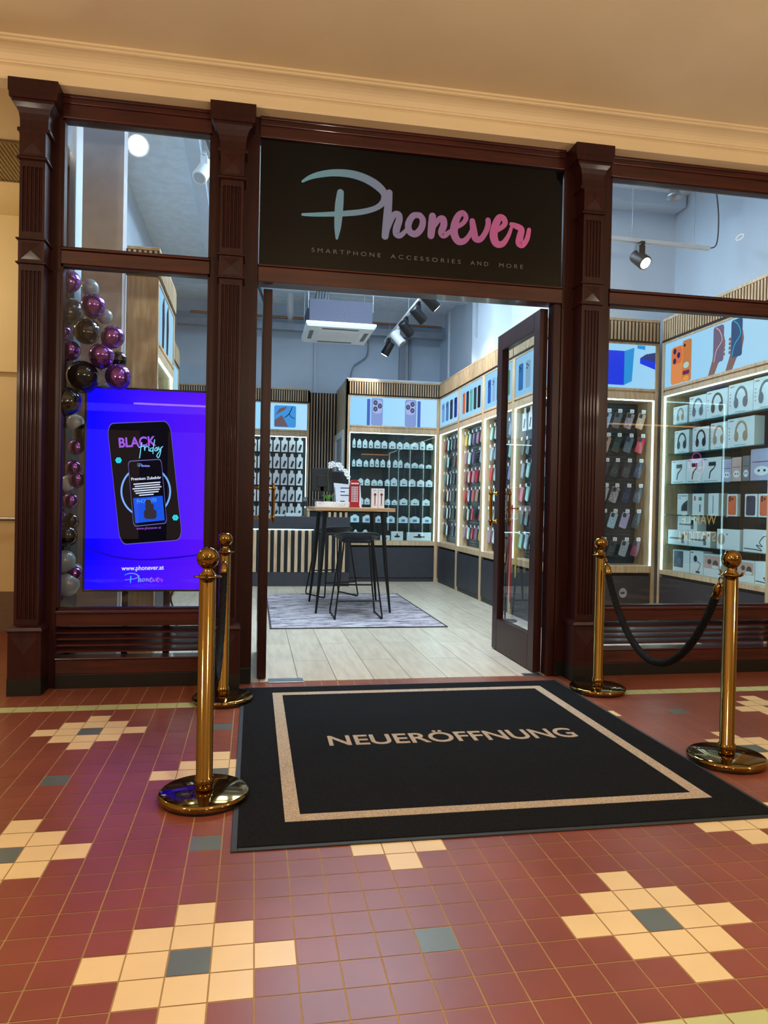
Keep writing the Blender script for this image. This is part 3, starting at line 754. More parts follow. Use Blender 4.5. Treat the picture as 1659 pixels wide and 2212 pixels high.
# ------------------------------------------------------------------ shop shell
struct(MB().box(-1.2, 4.5, 7.15, 7.3, 0, 4.25), 'wall_shop_back', whitew, 'white back wall of the shop')
struct(MB().box(-1.2, -1.06, 0.72, 7.15, 0, 4.25), 'wall_shop_left', whitew, 'white left wall of the shop')
struct(MB().box(-1.2, 4.5, 0.0, 7.3, 4.22, 4.32), 'ceiling_shop', pbr('ceiling_white', (228, 236, 242), 0.85), 'white ceiling of the shop')
struct(MB().box(4.32, 4.45, 0.12, 2.1, 0, 4.25), 'wall_shop_right', whitew, 'white right wall behind the headphone cabinet')
struct(MB().box(3.20, 4.45, 2.10, 2.2, 0, 4.25), 'wall_shop_return', whitew, 'white wall behind the phone case display')
struct(MB().box(3.20, 3.35, 2.2, 7.15, 0, 4.25), 'wall_shop_side', whitew, 'white side wall above the case bays')
struct(MB().box(-0.985, -0.72, 0.62, 0.76, 0, 4.22), 'trim_11', pbr('pillar_white', (196, 190, 190), 0.7), 'white pillar inside the left window')
struct(MB().box(2.98, 3.20, 3.72, 4.62, 2.93, 4.22), 'trim_12', whitew, 'boxed pilaster above the case bays')
bm_ = MB(); bm_.box(-1.06, 3.2, 6.85, 7.15, 4.02, 4.22); bm_.box(-1.06, 3.2, 5.6, 5.72, 4.08, 4.22); bm_.box(-0.42, -0.30, 0.4, 6.8, 4.06, 4.22); bm_.box(2.6, 4.3, 1.9, 2.1, 4.1, 4.22)
struct(bm_, 'trim_13', whitew, 'white beams under the shop ceiling')
w3 = thing('window_3', (0, 0, 0), 0, 'mahogany framed side window beyond the balloons', kind='structure')
f = MB(); xa, xb = -1.16, -1.05
f.box(xa, xb, 0.12, 0.20, 0, 3.45); f.box(xa, xb, 0.54, 0.72, 0, 3.45); f.box(xa, xb, 0.20, 0.54, 3.33, 3.45); f.box(xa, xb, 0.20, 0.54, 0, 0.46)
f.build('frame', mahog, w3, 0.003)
MB().box(-1.11, -1.105, 0.20, 0.54, 0.46, 3.33).build('pane', glass_f, w3)
struct(MB().box(-1.16, -1.05, 0.12, 0.72, 3.45, 4.25), 'wall_side_infill', whitew, 'white wall around the side window')

# ------------------------------------------------------------------ cabinets
ORD = ['first', 'second', 'third', 'fourth', 'fifth', 'sixth', 'seventh', 'eighth', 'ninth', 'tenth', 'eleventh', 'twelfth', 'thirteenth']
lb_bg = emi('lightbox_sky', (150, 214, 255), LIGHTBOX, grad=(0, 0.0, 1.3, (178, 226, 255)))
def slats(mb, x0, x1, y, z0, z1, pitch=0.036, w=0.018, m=1):
    n = int((x1 - x0) / pitch)
    off = ((x1 - x0) - n * pitch) / 2
    for i in range(n):
        a = x0 + off + i * pitch + (pitch - w) / 2
        mb.box(a, a + w, y - 0.012, y, z0, z1, m)
def cabinet(loc, rz, w, label, back='slatwall', depth=0.34, doors=2, shelves=(), glazed=False, bg=None, lit=True, zlo=0.60, zhi=2.17, name='display_cabinet', by=None):
    t = thing(name, loc, rz, label, 'display cabinet', 'built-in display cabinets around the shop')
    s = 0.036
    c = MB(); c.box(0, s, 0, depth, 0.0, 2.90); c.box(w - s, w, 0, depth, 0, 2.90); c.box(s, w - s, 0, depth, 0.535, zlo); c.box(s, w - s, 0, depth, zhi, 2.235)
    c.box(s, w - s, 0.012, depth, 2.235, 2.25); c.box(s, w - s, 0.0, 0.05, 2.25, 2.275); c.box(s, w - s, 0.0, 0.05, 2.685, 2.705); c.box(0, w, -0.004, depth, 2.90, 2.925)
    c.build('carcass', oak, t, 0.0015, seg=1)
    MB().box(s, w - s, 0.02, depth, 0.0, 0.06).build('plinth', anth, t)
    n = doors; dw = (w - 2 * s) / n
    for i in range(n):
        MB().box(s + i * dw + 0.002, s + (i + 1) * dw - 0.002, 0.004, 0.022, 0.065, 0.505).build('cupboard_door', anth, t, 0.001, seg=1)
    MB().box(s, w - s, 0.03, depth, 0.06, 0.53).build('base_cupboard', felt, t)
    by = by or depth - 0.04
    bp = MB(); bp.box(s, w - s, by, depth - 0.005, zlo, zhi)
    if back == 'slatwall':
        z = zlo + 0.02
        while z < zhi - 0.03:
            bp.box(s, w - s, by - 0.012, by, z, z + 0.026); z += 0.036
    bp.build('back_panel', navyboard if back == 'slatwall' else pbr('back_dark', (40, 46, 54), 0.5), t)
    l = MB(); q = 0.010
    l.box(s, s + q, 0.012, 0.024, zlo, zhi); l.box(w - s - q, w - s, 0.012, 0.024, zlo, zhi); l.box(s + q, w - s - q, 0.012, 0.024, zhi - q, zhi)
    l.build('led_strip', led_m, t)
    MB().box(s, w - s, 0.010, 0.05, 2.275, 2.685).build('light_box', bg or lb_bg, t)
    sl = MB(); sl.box(0, w, 0.0, 0.06, 2.715, 2.90); slats(sl, 0.005, w - 0.005, 0.0, 2.722, 2.893); sl.box(0, w, -0.006, 0, 2.705, 2.715)
    sl.build('slat_cornice', [felt, oak], t)
    for z in shelves:
        MB().box(s + 0.002, w - s - 0.002, 0.03, depth - 0.042, z - 0.008, z).build('shelf', glass_shelf, t)
    if glazed:
        MB().box(s, w - s, 0.004, 0.009, zlo, zhi).build('glass_door', glass_c, t)
    t['w'] = w
    return t
def put(t, x, y, z):
    return t.matrix_world_local @ Vector((x, y, z)) if False else (Matrix.Translation(t.location) @ Matrix.Rotation(t.rotation_euler.z, 4, 'Z')) @ Vector((x, y, z))

def art_phone(t, cx, z0, w, h, col, y=0.006, cams=3, name='phone_picture'):
    m_ = MB(); e_ = emi('art_%d_%d_%d' % col, col, 0.9); d_ = emi('art_lens', (24, 30, 50), 0.8)
    m_.prism(rrect(cx, z0 + h / 2, w, h, min(w, h) * 0.18), y, 0.0105)
    if cams:
        for k, (u, v) in enumerate([(0.25, 0.88), (0.25, 0.74), (0.55, 0.81)][:cams]):
            m_.prism(ell(cx - w / 2 + u * w, z0 + v * h, w * 0.11, w * 0.11, 12), y - 0.001, y, 'y', 1)
    return m_.build(name, [e_, d_], t)

case_front = cabinet((3.21, 1.72, 0), 0, 0.735, 'cabinet of hanging phone cases facing the right window, blue boxes on its light box', depth=0.36, doors=1)
hp = cabinet((3.95, 1.68, 0), -PI / 2, 1.50, 'glazed cabinet of boxed headphones inside the right window', back='plain', shelves=(1.925, 1.655, 1.378, 1.094, 0.82), glazed=True, doors=1, depth=0.36, zlo=0.575, zhi=2.20)
bays = []
for k, (ya, yb, lb) in enumerate(((5.80, 4.76, 'dark phone case bay in the far right corner'), (4.76, 3.72, 'colourful phone case bay, second from the far corner'), (3.72, 2.70, 'phone case bay just left of the open door, third from the corner'), (2.70, 1.73, 'phone case and cord bay seen through the open glass door'))):
    bays.append(cabinet((2.86, ya, 0), -PI / 2, ya - yb, lb, doors=2, by=0.15))
backc = cabinet((1.50, 5.80, 0), 0, 1.36, 'glazed cabinet with shelves of small white boxes on the back wall', back='plain', shelves=(1.952, 1.678, 1.404, 1.125, 0.863), glazed=True, doors=1, depth=0.36)
bl = cabinet((-0.02, 6.88, 0), 0, 1.05, 'accessory cabinet behind the counter with a blue picture on its light box', depth=0.26)
bl2 = cabinet((-1.05, 6.88, 0), 0, 1.02, 'accessory cabinet in the far left corner', depth=0.26)
lc = cabinet((-0.50, 0.78, 0), PI / 2, 1.06, 'left wall cabinet seen edge on beyond the balloons', depth=0.22)
lc2 = cabinet((-0.72, 3.2, 0), PI / 2, 1.2, 'far left wall cabinet half hidden by the screen', depth=0.3)
# oak side cheek of the left cabinet
struct(MB().box(-1.06, -0.73, 0.765, 0.785, 0, 0.1), 'trim_14', oak, 'oak filler beside the left cabinet')

m_ = MB(); m_.box(-0.012, 0.0, 0.0, 0.23, 2.715, 2.90)
for k in range(6): m_.box(-0.020, -0.012, 0.012 + k * 0.036, 0.030 + k * 0.036, 2.722, 2.893, 1)
m_.build('side_slats', [felt, oak], lc)
# light box pictures (backlit prints)
bx = MB(); bx.add([(0.05, 0.004, 2.30), (0.38, 0.004, 2.30), (0.38, 0.004, 2.62), (0.05, 0.004, 2.62)], [(0, 1, 2, 3)]); bx.add([(0.38, 0.004, 2.30), (0.46, 0.004, 2.34), (0.48, 0.004, 2.655), (0.38, 0.004, 2.62)], [(0, 1, 2, 3)], 1)
bx.add([(0.54, 0.004, 2.56), (0.60, 0.004, 2.60), (0.697, 0.004, 2.62), (0.697, 0.004, 2.53)], [(0, 1, 2, 3)], 2); bx.add([(0.54, 0.004, 2.51), (0.697, 0.004, 2.46), (0.697, 0.004, 2.53), (0.54, 0.004, 2.56)], [(0, 1, 2, 3)])
bx.add([(0.51, 0.004, 2.65), (0.59, 0.004, 2.64), (0.59, 0.004, 2.68), (0.51, 0.004, 2.68)], [(0, 1, 2, 3)], 1)
bx.build('blue_box_picture', [emi('art_cobalt', (10, 60, 235), 1.0), emi('art_azure', (30, 150, 225), 1.0), emi('art_navy', (50, 70, 140), 0.8)], case_front)
# headphone cabinet light box: two orange phones, two hands holding phones
art_phone(hp, 0.235, 2.285, 0.185, 0.34, (240, 150, 90), 0.006, 0, 'orange_phone_picture')
m_ = MB(); m_.prism(rrect(0.235, 2.54, 0.15, 0.145, 0.035), 0.005, 0.006)
for u, v in ((0.20, 2.585), (0.20, 2.495), (0.262, 2.54)): m_.prism(ell(u, v, 0.024, 0.027, 14), 0.0045, 0.005, 'y', 1)
m_.build('camera_picture', [emi('art_orange', (228, 120, 84), 0.9), emi('art_lens_blue', (30, 50, 110), 0.8)], hp)
art_phone(hp, 0.385, 2.285, 0.13, 0.37, (214, 132, 78), 0.006, 1, 'patterned_phone_picture')
m_ = MB(); m_.prism(ell(0.38, 2.43, 0.042, 0.028, 16), 0.0045, 0.006); m_.prism(ell(0.38, 2.31, 0.045, 0.026, 16), 0.0045, 0.006, 'y', 1); m_.prism(rrect(0.38, 2.365, 0.10, 0.035, 0.012), 0.0045, 0.006, 'y', 2)
m_.build('sticker_picture', [emi('art_mint', (190, 225, 215), 0.9), emi('art_orange2', (250, 165, 80), 0.9), emi('art_wine', (120, 50, 100), 0.8)], hp)
for cx, tint in ((0.83, (120, 110, 140)), (1.06, (60, 96, 140))):
    m_ = MB()
    m_.prism([(cx - 0.13, 2.278), (cx - 0.05, 2.278), (cx + 0.0, 2.36), (cx + 0.06, 2.40), (cx + 0.085, 2.50), (cx + 0.07, 2.57), (cx - 0.05, 2.56), (cx - 0.075, 2.40)], 0.0065, 0.0105)
    m_.build('hand_picture', emi('art_skin', (150, 120, 120), 0.8), hp)
    art_phone(hp, cx, 2.37, 0.13, 0.30, tint, 0.0045, 0, 'phone_picture')
    m_ = MB()
    for k in range(4): m_.prism(rrect(cx + (0.075 if cx < 1 else -0.075), 2.42 + k * 0.035, 0.035, 0.026, 0.012), 0.0035, 0.0045)
    m_.build('finger_picture', emi('art_skin', (150, 120, 120), 0.8), hp)
    m_ = MB(); stroke(m_, [(cx - 0.05, 2.38, 0.004), (cx - 0.02, 2.47, 0.004), (cx + 0.05, 2.54, 0.004), (cx + 0.02, 2.62, 0.004), (cx - 0.03, 2.66, 0.004)], 0.0035, 0.0044)
    m_.build('strap_picture', emi('art_strap_%d' % int(cx * 100), (235, 190, 180) if cx < 1 else (60, 190, 225), 0.9), hp)
PAL = [[(120, 170, 225), (90, 130, 190), (60, 70, 90), (50, 60, 150)], [(230, 110, 60), (50, 60, 80), (110, 190, 180), (60, 75, 80), (50, 50, 56)], [(60, 110, 200), (150, 195, 240), (70, 100, 110), (60, 75, 70), (90, 150, 110)], [(40, 120, 200), (150, 190, 225), (240, 110, 40), (48, 52, 62)]]
for k, t in enumerate(bays):
    w = t['w']; n = len(PAL[k])
    for i, c in enumerate(PAL[k]):
        art_phone(t, w * (0.2 + 0.62 * i / (n - 1)), 2.335, w * (0.62 / n) * 0.78, 0.27, c, 0.006, 3 if k != 1 else 1)
for sgn, cx in ((1, 0.43), (-1, 0.93)):
    art_phone(backc, cx, 2.276, 0.17, 0.395, (140, 165, 225), 0.0065, 0)
    m_ = MB(); m_.prism(rrect(cx + sgn * 0.005, 2.55, 0.135, 0.20, 0.045), 0.0055, 0.0065)
    for u, v in ((-0.03, 0.045), (-0.03, -0.045), (0.035, 0.0)): m_.prism(ell(cx + sgn * (u + 0.005), 2.56 + v, 0.031, 0.036, 16), 0.0045, 0.0055, 'y', 1); m_.prism(ell(cx + sgn * (u + 0.005), 2.56 + v, 0.018, 0.022, 16), 0.004, 0.0045, 'y', 2)
    m_.build('camera_picture', [emi('art_lilac', (168, 186, 240), 0.95), emi('art_lensring', (60, 66, 100), 0.8), emi('art_lensglass', (120, 130, 160), 0.8)], backc)
    art_phone(backc, cx - sgn * 0.125, 2.276, 0.045, 0.38, (84, 112, 200), 0.0065, 0, 'phone_edge_picture')
m_ = MB(); m_.prism(rrect(0.67, 2.48, 0.34, 0.34, 0.03), 0.0065, 0.0105)
m_.prism([(0.51, 2.42), (0.62, 2.50), (0.70, 2.36), (0.72, 2.32), (0.51, 2.32)], 0.0055, 0.0065, 'y', 1); m_.prism([(0.52, 2.50), (0.58, 2.60), (0.70, 2.64), (0.66, 2.58)], 0.0055, 0.0065, 'y', 1)
stroke(m_, [(0.78, 2.63, 0.006), (0.73, 2.52, 0.007), (0.66, 2.46, 0.005)], 0.0045, 0.0055, 2); stroke(m_, [(0.82, 2.45, 0.005), (0.76, 2.48, 0.005), (0.73, 2.53, 0.005)], 0.0045, 0.0055, 2)
m_.build('abstract_picture', [emi('art_skyblue', (70, 150, 225), 0.95), emi('art_brown', (120, 100, 110), 0.8), emi('art_ink', (20, 50, 90), 0.8)], bl)
m_ = MB()
for x in (0.35, 0.62): m_.prism([(x - 0.04, 2.29), (x + 0.03, 2.29), (x + 0.06, 2.5), (x + 0.02, 2.67), (x - 0.05, 2.6)], 0.005, 0.0105)
m_.build('hand_picture', emi('art_shade', (70, 66, 80), 0.8), lc)

# ------------------------------------------------------------------ phone cases and tags
COLS = {'sky blue': (150, 178, 220), 'clear grey': (96, 108, 112), 'flower patterned': (150, 140, 150), 'sand beige': (196, 160, 130), 'rose beige': (176, 136, 118), 'dark green': (40, 56, 46), 'slate grey': (88, 98, 106), 'red': (196, 34, 52), 'black': (26, 28, 34), 'petrol': (26, 42, 50), 'graphite': (58, 60, 66), 'midnight blue': (38, 42, 70), 'silver': (150, 156, 164), 'ice blue': (150, 180, 200), 'lilac': (160, 150, 190), 'pink': (226, 130, 150), 'wine': (120, 40, 60), 'mauve': (150, 110, 140), 'yellow': (216, 190, 80), 'mint': (150, 200, 190), 'coral': (226, 96, 80), 'navy': (34, 44, 78), 'brown': (110, 74, 56), 'teal': (40, 110, 116), 'purple': (96, 70, 130)}
CM = {k: pbr('case_' + k.replace(' ', '_'), v, 0.32, var=0.08 if k != 'flower patterned' else 0.5, scale=14 if k != 'flower patterned' else 60, coat=0.2) for k, v in COLS.items()}
def case_proto(rich):
    m_ = MB(); R = Matrix.Rotation(math.radians(17), 4, 'Y')
    Q = Matrix.Translation((0.004, 0, -0.028)) @ R @ Matrix.Translation((0, 0, -0.078))
    m_.prism(rrect(0, 0, 0.074, 0.152, 0.013, 4), -0.006, 0.006)
    m_.move(Q)
    o = m_.build('phone_case', CM['black'])
    o.material_slots[0].link = 'OBJECT'
    if rich:
        c = MB(); c.prism(rrect(-0.014, 0.047, 0.034, 0.040, 0.010, 4), -0.0085, -0.006); c.move(Q); c.build('camera_window', dark_ink, o)
        r = MB(); rg = [(0.021 * math.cos(t * PI / 12), -0.012 + 0.021 * math.sin(t * PI / 12), 0.0015) for t in range(25)]
        stroke(r, rg, -0.0066, -0.006, k=1); r.move(Q); r.build('magnet_ring', gray_ink, o)
    g_ = MB(); g_.box(-0.020, 0.020, -0.026, -0.024, -0.030, 0.004)
    if rich:
        for z in (-0.008, -0.016, -0.022): g_.box(-0.014, 0.012, -0.0266, -0.026, z, z + 0.003, 1)
    g_.build('price_tag', [card, gray_ink], o)
    h = MB(); h.tube([(0, 0.17 if rich else 0.05, 0.006), (0, -0.020, 0.006), (0, -0.024, 0.014)], 0.0022, 6); h.build('hook', steel, o)
    return o
rich_p, lean_p = case_proto(True), case_proto(False)
used = set()
def place_case(proto, t, x, y, z, colour, label, grp):
    first = proto.name not in used
    loc = put(t, x, y, z); rot = (0, 0, t.rotation_euler.z)
    if first:
        used.add(proto.name); o = proto; o.location = loc; o.rotation_euler = rot; o['label'] = label; o['group'] = grp
    else:
        o = dup(proto, loc, rot, label, grp)
    o['category'] = 'phone case'
    o.material_slots[0].link = 'OBJECT'; o.material_slots[0].material = CM[colour]
    return o
rows = [(2.085, ['sky blue', 'slate grey', 'flower patterned', 'sand beige']), (1.855, ['rose beige', 'dark green', 'slate grey', 'red']), (1.615, ['graphite', 'petrol', 'graphite', 'midnight blue']), (1.375, ['silver', 'flower patterned', 'navy', 'graphite']), (1.13, ['midnight blue', 'ice blue', 'lilac', 'black']), (0.86, ['black', 'graphite', 'silver', 'wine'])]
xs_ = [0.295, 0.405, 0.528, 0.648]
for r, (z, cs) in enumerate(rows):
    for i, c in enumerate(cs):
        place_case(rich_p, case_front, xs_[i] - (0.012 * (r // 2)), 0.13, z, c, '%s phone case, %s row down, %s from left, in the right window' % (c, ORD[r], ORD[i]), 'phone cases facing the right window')
bayn = ['far corner bay', 'second bay from the corner', 'third bay from the corner', 'bay behind the open glass door']
mixc = [['black', 'graphite', 'petrol', 'black', 'brown', 'navy', 'wine', 'black', 'teal'], ['pink', 'coral', 'lilac', 'wine', 'mauve', 'sand beige', 'purple', 'navy', 'red', 'yellow', 'mint', 'slate grey', 'dark green', 'rose beige', 'ice blue'], ['silver', 'graphite', 'ice blue', 'navy', 'sand beige', 'clear grey', 'mauve', 'red', 'lilac', 'mint', 'black'], ['silver', 'ice blue', 'pink', 'graphite', 'lilac', 'mint', 'clear grey', 'sand beige']]
rnd = random.Random(4)
for k, t in enumerate(bays):
    w = t['w']; n = 6
    for r in range(6):
        if k == 3 and r < 1: continue
        for i in range(n):
            if rnd.random() < 0.04: continue
            x = 0.12 + (w - 0.22) * i / (n - 1) + rnd.uniform(-.008, .008)
            c = rnd.choice(mixc[k])
            if k == 0 and r == 5: c = rnd.choice(['ice blue', 'navy', 'mint', 'black'])
            place_case(lean_p, t, x, 0.085, 2.10 - r * 0.243 + rnd.uniform(-.004, .004), c, '%s phone case, %s row down, %s along, %s' % (c, ORD[r], ORD[i], bayn[k]), 'phone cases in the ' + bayn[k])

# accessory blister packs
def pack_proto():
    m_ = MB(); m_.box(-0.050, 0.050, -0.008, 0.008, -0.225, -0.045); m_.prism([(-0.035, -0.045), (0.035, -0.045), (0.022, -0.02), (0.022, 0.012), (-0.022, 0.012), (-0.022, -0.02)], -0.001, 0.001)
    o = m_.build('accessory_pack', [card])
    p = MB(); p.move(Matrix.Identity(4)); p.prism(tilt(rrect(0, 0, 0.032, 0.10, 0.006), 0.005, -0.15, math.radians(-18)), -0.0095, -0.008); p.build('product_picture', dark_ink, o)
    h = MB(); h.tube([(0, 0.10, 0.0), (0, -0.02, 0.0), (0, -0.023, 0.008)], 0.002, 6); h.build('hook', steel, o)
    return o
pk = pack_proto(); first = True
for r in range(5):
    for i in range(7):
        loc = (0.17 + i * 0.121, 7.0, 2.155 - r * 0.262)
        lb = 'white accessory pack, %s row down, %s from left, behind the counter' % (ORD[r], ORD[i])
        if first: pk.location = loc; tag(pk, lb, 'accessory pack', 'white accessory packs behind the counter'); first = False
        else: dup(pk, loc, (0, 0, 0), lb)
for r in range(1):
    for i in range(5):
        loc = put(bays[3], 0.15 + i * 0.165, 0.08, 2.15)
        dup(pk, loc, (0, 0, -PI / 2), 'white accessory pack, top row, %s along, behind the glass door' % ORD[i], 'accessory packs behind the open glass door')
for r in range(2):
    for i in range(4):
        loc = put(lc, 0.2 + i * 0.2, 0.11, 2.13 - r * 0.27)
        dup(pk, loc, (0, 0, PI / 2), 'white accessory pack, %s row, %s along, left wall cabinet' % (ORD[r], ORD[i]), 'accessory packs in the left wall cabinet')

# white hang-top boxes on the back cabinet
BROWS = [(1.952, [(1.6, 0.041, 0.138), (1.67, 0.058, 0.131), (1.75, 0.067, 0.131), (1.84, 0.059, 0.122), (1.92, 0.092, 0.123), (2.03, 0.084, 0.118), (2.14, 0.101, 0.115), (2.26, 0.084, 0.107), (2.36, 0.093, 0.107), (2.47, 0.118, 0.108), (2.61, 0.077, 0.132), (2.71, 0.10, 0.1)]),
 (1.678, [(1.6, 0.041, 0.106), (1.66, 0.082, 0.114), (1.77, 0.066, 0.099), (1.86, 0.062, 0.123), (1.94, 0.055, 0.123), (2.02, 0.067, 0.115), (2.12, 0.05, 0.115), (2.21, 0.064, 0.115), (2.29, 0.059, 0.116), (2.38, 0.08, 0.082), (2.49, 0.093, 0.082), (2.6, 0.077, 0.066), (2.71, 0.082, 0.058)]),
 (1.404, [(1.69, 0.077, 0.106), (1.79, 0.074, 0.102), (1.89, 0.08, 0.091), (1.98, 0.077, 0.09), (2.09, 0.072, 0.099), (2.18, 0.093, 0.124), (2.32, 0.107, 0.115), (2.45, 0.102, 0.11), (2.58, 0.106, 0.104), (2.71, 0.10, 0.104)]),
 (1.125, [(1.7, 0.073, 0.101), (1.79, 0.078, 0.096), (1.9, 0.083, 0.093), (2.1, 0.076, 0.086), (2.2, 0.079, 0.078), (2.32, 0.115, 0.102), (2.49, 0.122, 0.098), (2.67, 0.102, 0.095)]),
 (0.863, [(1.59, 0.124, 0.114), (1.77, 0.132, 0.11), (1.96, 0.092, 0.099), (2.13, 0.117, 0.102), (2.31, 0.135, 0.099), (2.48, 0.145, 0.099), (2.67, 0.136, 0.099)]),
 (0.601, [(1.63, 0.071, 0.155), (1.76, 0.1, 0.156), (2.04, 0.139, 0.074), (2.2, 0.18, 0.137), (2.44, 0.366, 0.127)])]
blue_ink = pbr('blue_ink', (84, 130, 176), 0.5)
for r, (z, L) in enumerate(BROWS):
    for i, (x, w, h) in enumerate(L):
        m_ = MB(); hb = h * (0.74 if r < 5 or i < 2 else 0.97)
        m_.box(0, w, 0, 0.05, 0, hb)
        if hb < h * 0.9: m_.prism([(0.0, hb), (w, hb), (w * 0.8, hb + h * 0.1), (w * 0.64, h * 0.99), (w * 0.36, h * 0.99), (w * 0.2, hb + h * 0.1)], 0.0, 0.002)
        o = m_.build('gadget_box', card, None, loc=(x, 5.93, z + 0.0005))
        tag(o, 'small white gadget box, %s shelf down, %s from left, back cabinet' % (ORD[r], ORD[i]), 'box', 'white gadget boxes in the back cabinet')
        p = MB()
        if r == 4: p.box(w * 0.3, w * 0.7, -0.001, 0, hb * 0.2, hb * 0.7)
        elif r == 5: p.prism(ell(w * 0.5, hb * 0.45, w * 0.25, hb * 0.12, 12), -0.001, 0); p.box(w * 0.45, w * 0.55, -0.001, 0, hb * 0.5, hb * 0.8)
        else: p.prism(ell(w * 0.4, hb * 0.35, w * 0.12, hb * 0.14, 10), -0.001, 0); p.prism(ell(w * 0.65, hb * 0.33, w * 0.10, hb * 0.10, 10), -0.001, 0)
        p.build('printed_picture', blue_ink if r == 4 else dark_ink, o)

# boxes of the headphone cabinet: (row z, y left, y right, height, kind, words)
Xh = 4.03
tan = pbr('print_tan', (170, 140, 110), 0.5); brownp = pbr('print_brown', (90, 72, 58), 0.5); orangep = pbr('print_orange', (232, 104, 58), 0.4); navyp = pbr('print_navy', (50, 54, 84), 0.4); pinkp = pbr('print_pink', (214, 168, 160), 0.5); redp = pbr('print_red', (200, 60, 70), 0.5); lilacp = pbr('pouch_lilac', (176, 170, 196), 0.45); rosep = pbr('pouch_rose', (206, 168, 160), 0.45); mintbox = pbr('box_side_mint', (170, 205, 205), 0.5); blacp = pbr('print_black', (26, 28, 36), 0.4); greenp = pbr('print_green', (90, 160, 90), 0.5)
def hp_box(zb, ya, yb, h, kind, lab, dep=0.09, cat='box', bodymat=None, xo=0.0):
    w = ya - yb
    t = thing('product_box', (Xh + xo, ya, zb + 0.001), -PI / 2, lab, cat, 'products in the headphone cabinet')
    m_ = MB(); m_.box(0, w, 0, dep, 0, h); m_.build('carton', bodymat or card, t, 0.001, seg=1)
    p = MB(); y0, y1 = -0.0012, 0.0; ms = [dark_ink]
    if kind.startswith('hp'):
        ms = [{'k': blacp, 't': tan, 'b': brownp, 'g': gray_ink}[kind[2]], redp, gray_ink]
        s = min(w, h * 0.95) * 0.5; cx, cz = w * 0.52, h * 0.50
        arc = [(cx + s * 0.58 * math.cos(a), cz + s * 0.75 * math.sin(a), s * 0.09) for a in [PI * k / 12 for k in range(-1, 14)]]
        stroke(p, arc, y0, y1, 0, k=2)
        p.prism(ell(cx - s * 0.5, cz - s * 0.28, s * 0.24, s * 0.38, 18), y0 - 0.0004, y0); p.prism(ell(cx + s * 0.45, cz - s * 0.28, s * 0.27, s * 0.38, 18), y0 - 0.0004, y0)
        p.box(w * 0.06, w * 0.24, y0, y1, h * 0.90, h * 0.925, 1); p.box(w * 0.28, w * 0.7, y0, y1, h * 0.06, h * 0.075, 2)
        for k in range(4): p.box(w * 0.06, w * 0.10, y0, y1, h * (0.3 + 0.12 * k), h * (0.33 + 0.12 * k), 2)
    elif kind == 'gimbal':
        ms = [blacp, redp, gray_ink]
        p.box(w * 0.35, w * 0.72, y0, y1, h * 0.66, h * 0.82); stroke(p, [(w * 0.40, h * 0.18, h * 0.030), (w * 0.45, h * 0.42, h * 0.032), (w * 0.60, h * 0.55, h * 0.025), (w * 0.70, h * 0.66, h * 0.02)], y0, y1)
        p.box(w * 0.08, w * 0.26, y0, y1, h * 0.92, h * 0.95, 1); p.box(w * 0.1, w * 0.8, y0, y1, h * 0.06, h * 0.08, 2)
    elif kind in ('phone_o', 'phone_n'):
        ms = [orangep if kind == 'phone_o' else navyp, blacp]
        p.prism(rrect(w / 2, h * 0.49, w * 0.76, h * 0.86, w * 0.13), y0, y1)
        for u, v in ((0.30, 0.84), (0.30, 0.72), (0.52, 0.78)): p.prism(ell(w * u, h * v, w * 0.085, w * 0.085, 12), y0 - 0.0005, y0, 'y', 1)
    elif kind == 'dryer':
        ms = [gray_ink, blacp, redp]
        p.prism([(w * 0.05, h * 0.42), (w * 0.15, h * 0.48), (w * 0.70, h * 0.50), (w * 0.70, h * 0.36), (w * 0.15, h * 0.38)], y0, y1)
        p.prism(ell(w * 0.76, h * 0.58, w * 0.07, h * 0.19, 16), y0 - 0.0004, y0, 'y', 1); p.box(w * 0.70, w * 0.82, y0, y1, h * 0.12, h * 0.45); p.box(w * 0.9, w * 0.96, y0, y1, h * 0.7, h * 0.85, 2)
    elif kind == 'arm':
        ms = [blacp]
        stroke(p, [(w * 0.05, h * 0.14, h * 0.02), (w * 0.5, h * 0.12, h * 0.02), (w * 0.7, h * 0.1, h * 0.018), (w * 0.5, h * 0.32, h * 0.018), (w * 0.72, h * 0.28, h * 0.018), (w * 0.62, h * 0.45, h * 0.018), (w * 0.75, h * 0.70, h * 0.018), (w * 0.92, h * 0.78, h * 0.02)], y0, y1)
        stroke(p, [(w * 0.86, h * 0.88, h * 0.02), (w * 0.94, h * 0.68, h * 0.02)], y0, y1)
    elif kind == 'lamp':
        ms = [blacp, redp]
        p.prism(ell(w * 0.4, h * 0.66, w * 0.13, h * 0.14, 14), y0, y1); stroke(p, [(w * 0.45, h * 0.6, h * 0.012), (w * 0.78, h * 0.45, h * 0.012), (w * 0.6, h * 0.15, h * 0.012)], y0, y1); p.box(w * 0.45, w * 0.75, y0, y1, h * 0.06, h * 0.14); p.box(w * 0.05, w * 0.25, y0, y1, h * 0.9, h * 0.94, 1)
    elif kind == 'photo':
        ms = [pinkp, brownp, card]
        p.box(w * 0.04, w * 0.96, y0, y1, h * 0.36, h * 0.94); p.prism(ell(w * 0.35, h * 0.66, w * 0.12, h * 0.12, 12), y0 - 0.0004, y0, 'y', 1); p.prism(ell(w * 0.7, h * 0.58, w * 0.16, h * 0.18, 12), y0 - 0.0004, y0, 'y', 1); p.prism(ell(w * 0.68, h * 0.45, w * 0.2, h * 0.08, 12), y0 - 0.0008, y0 - 0.0004, 'y', 2)
    elif kind == 'navyphoto':
        ms = [navyp, gray_ink]
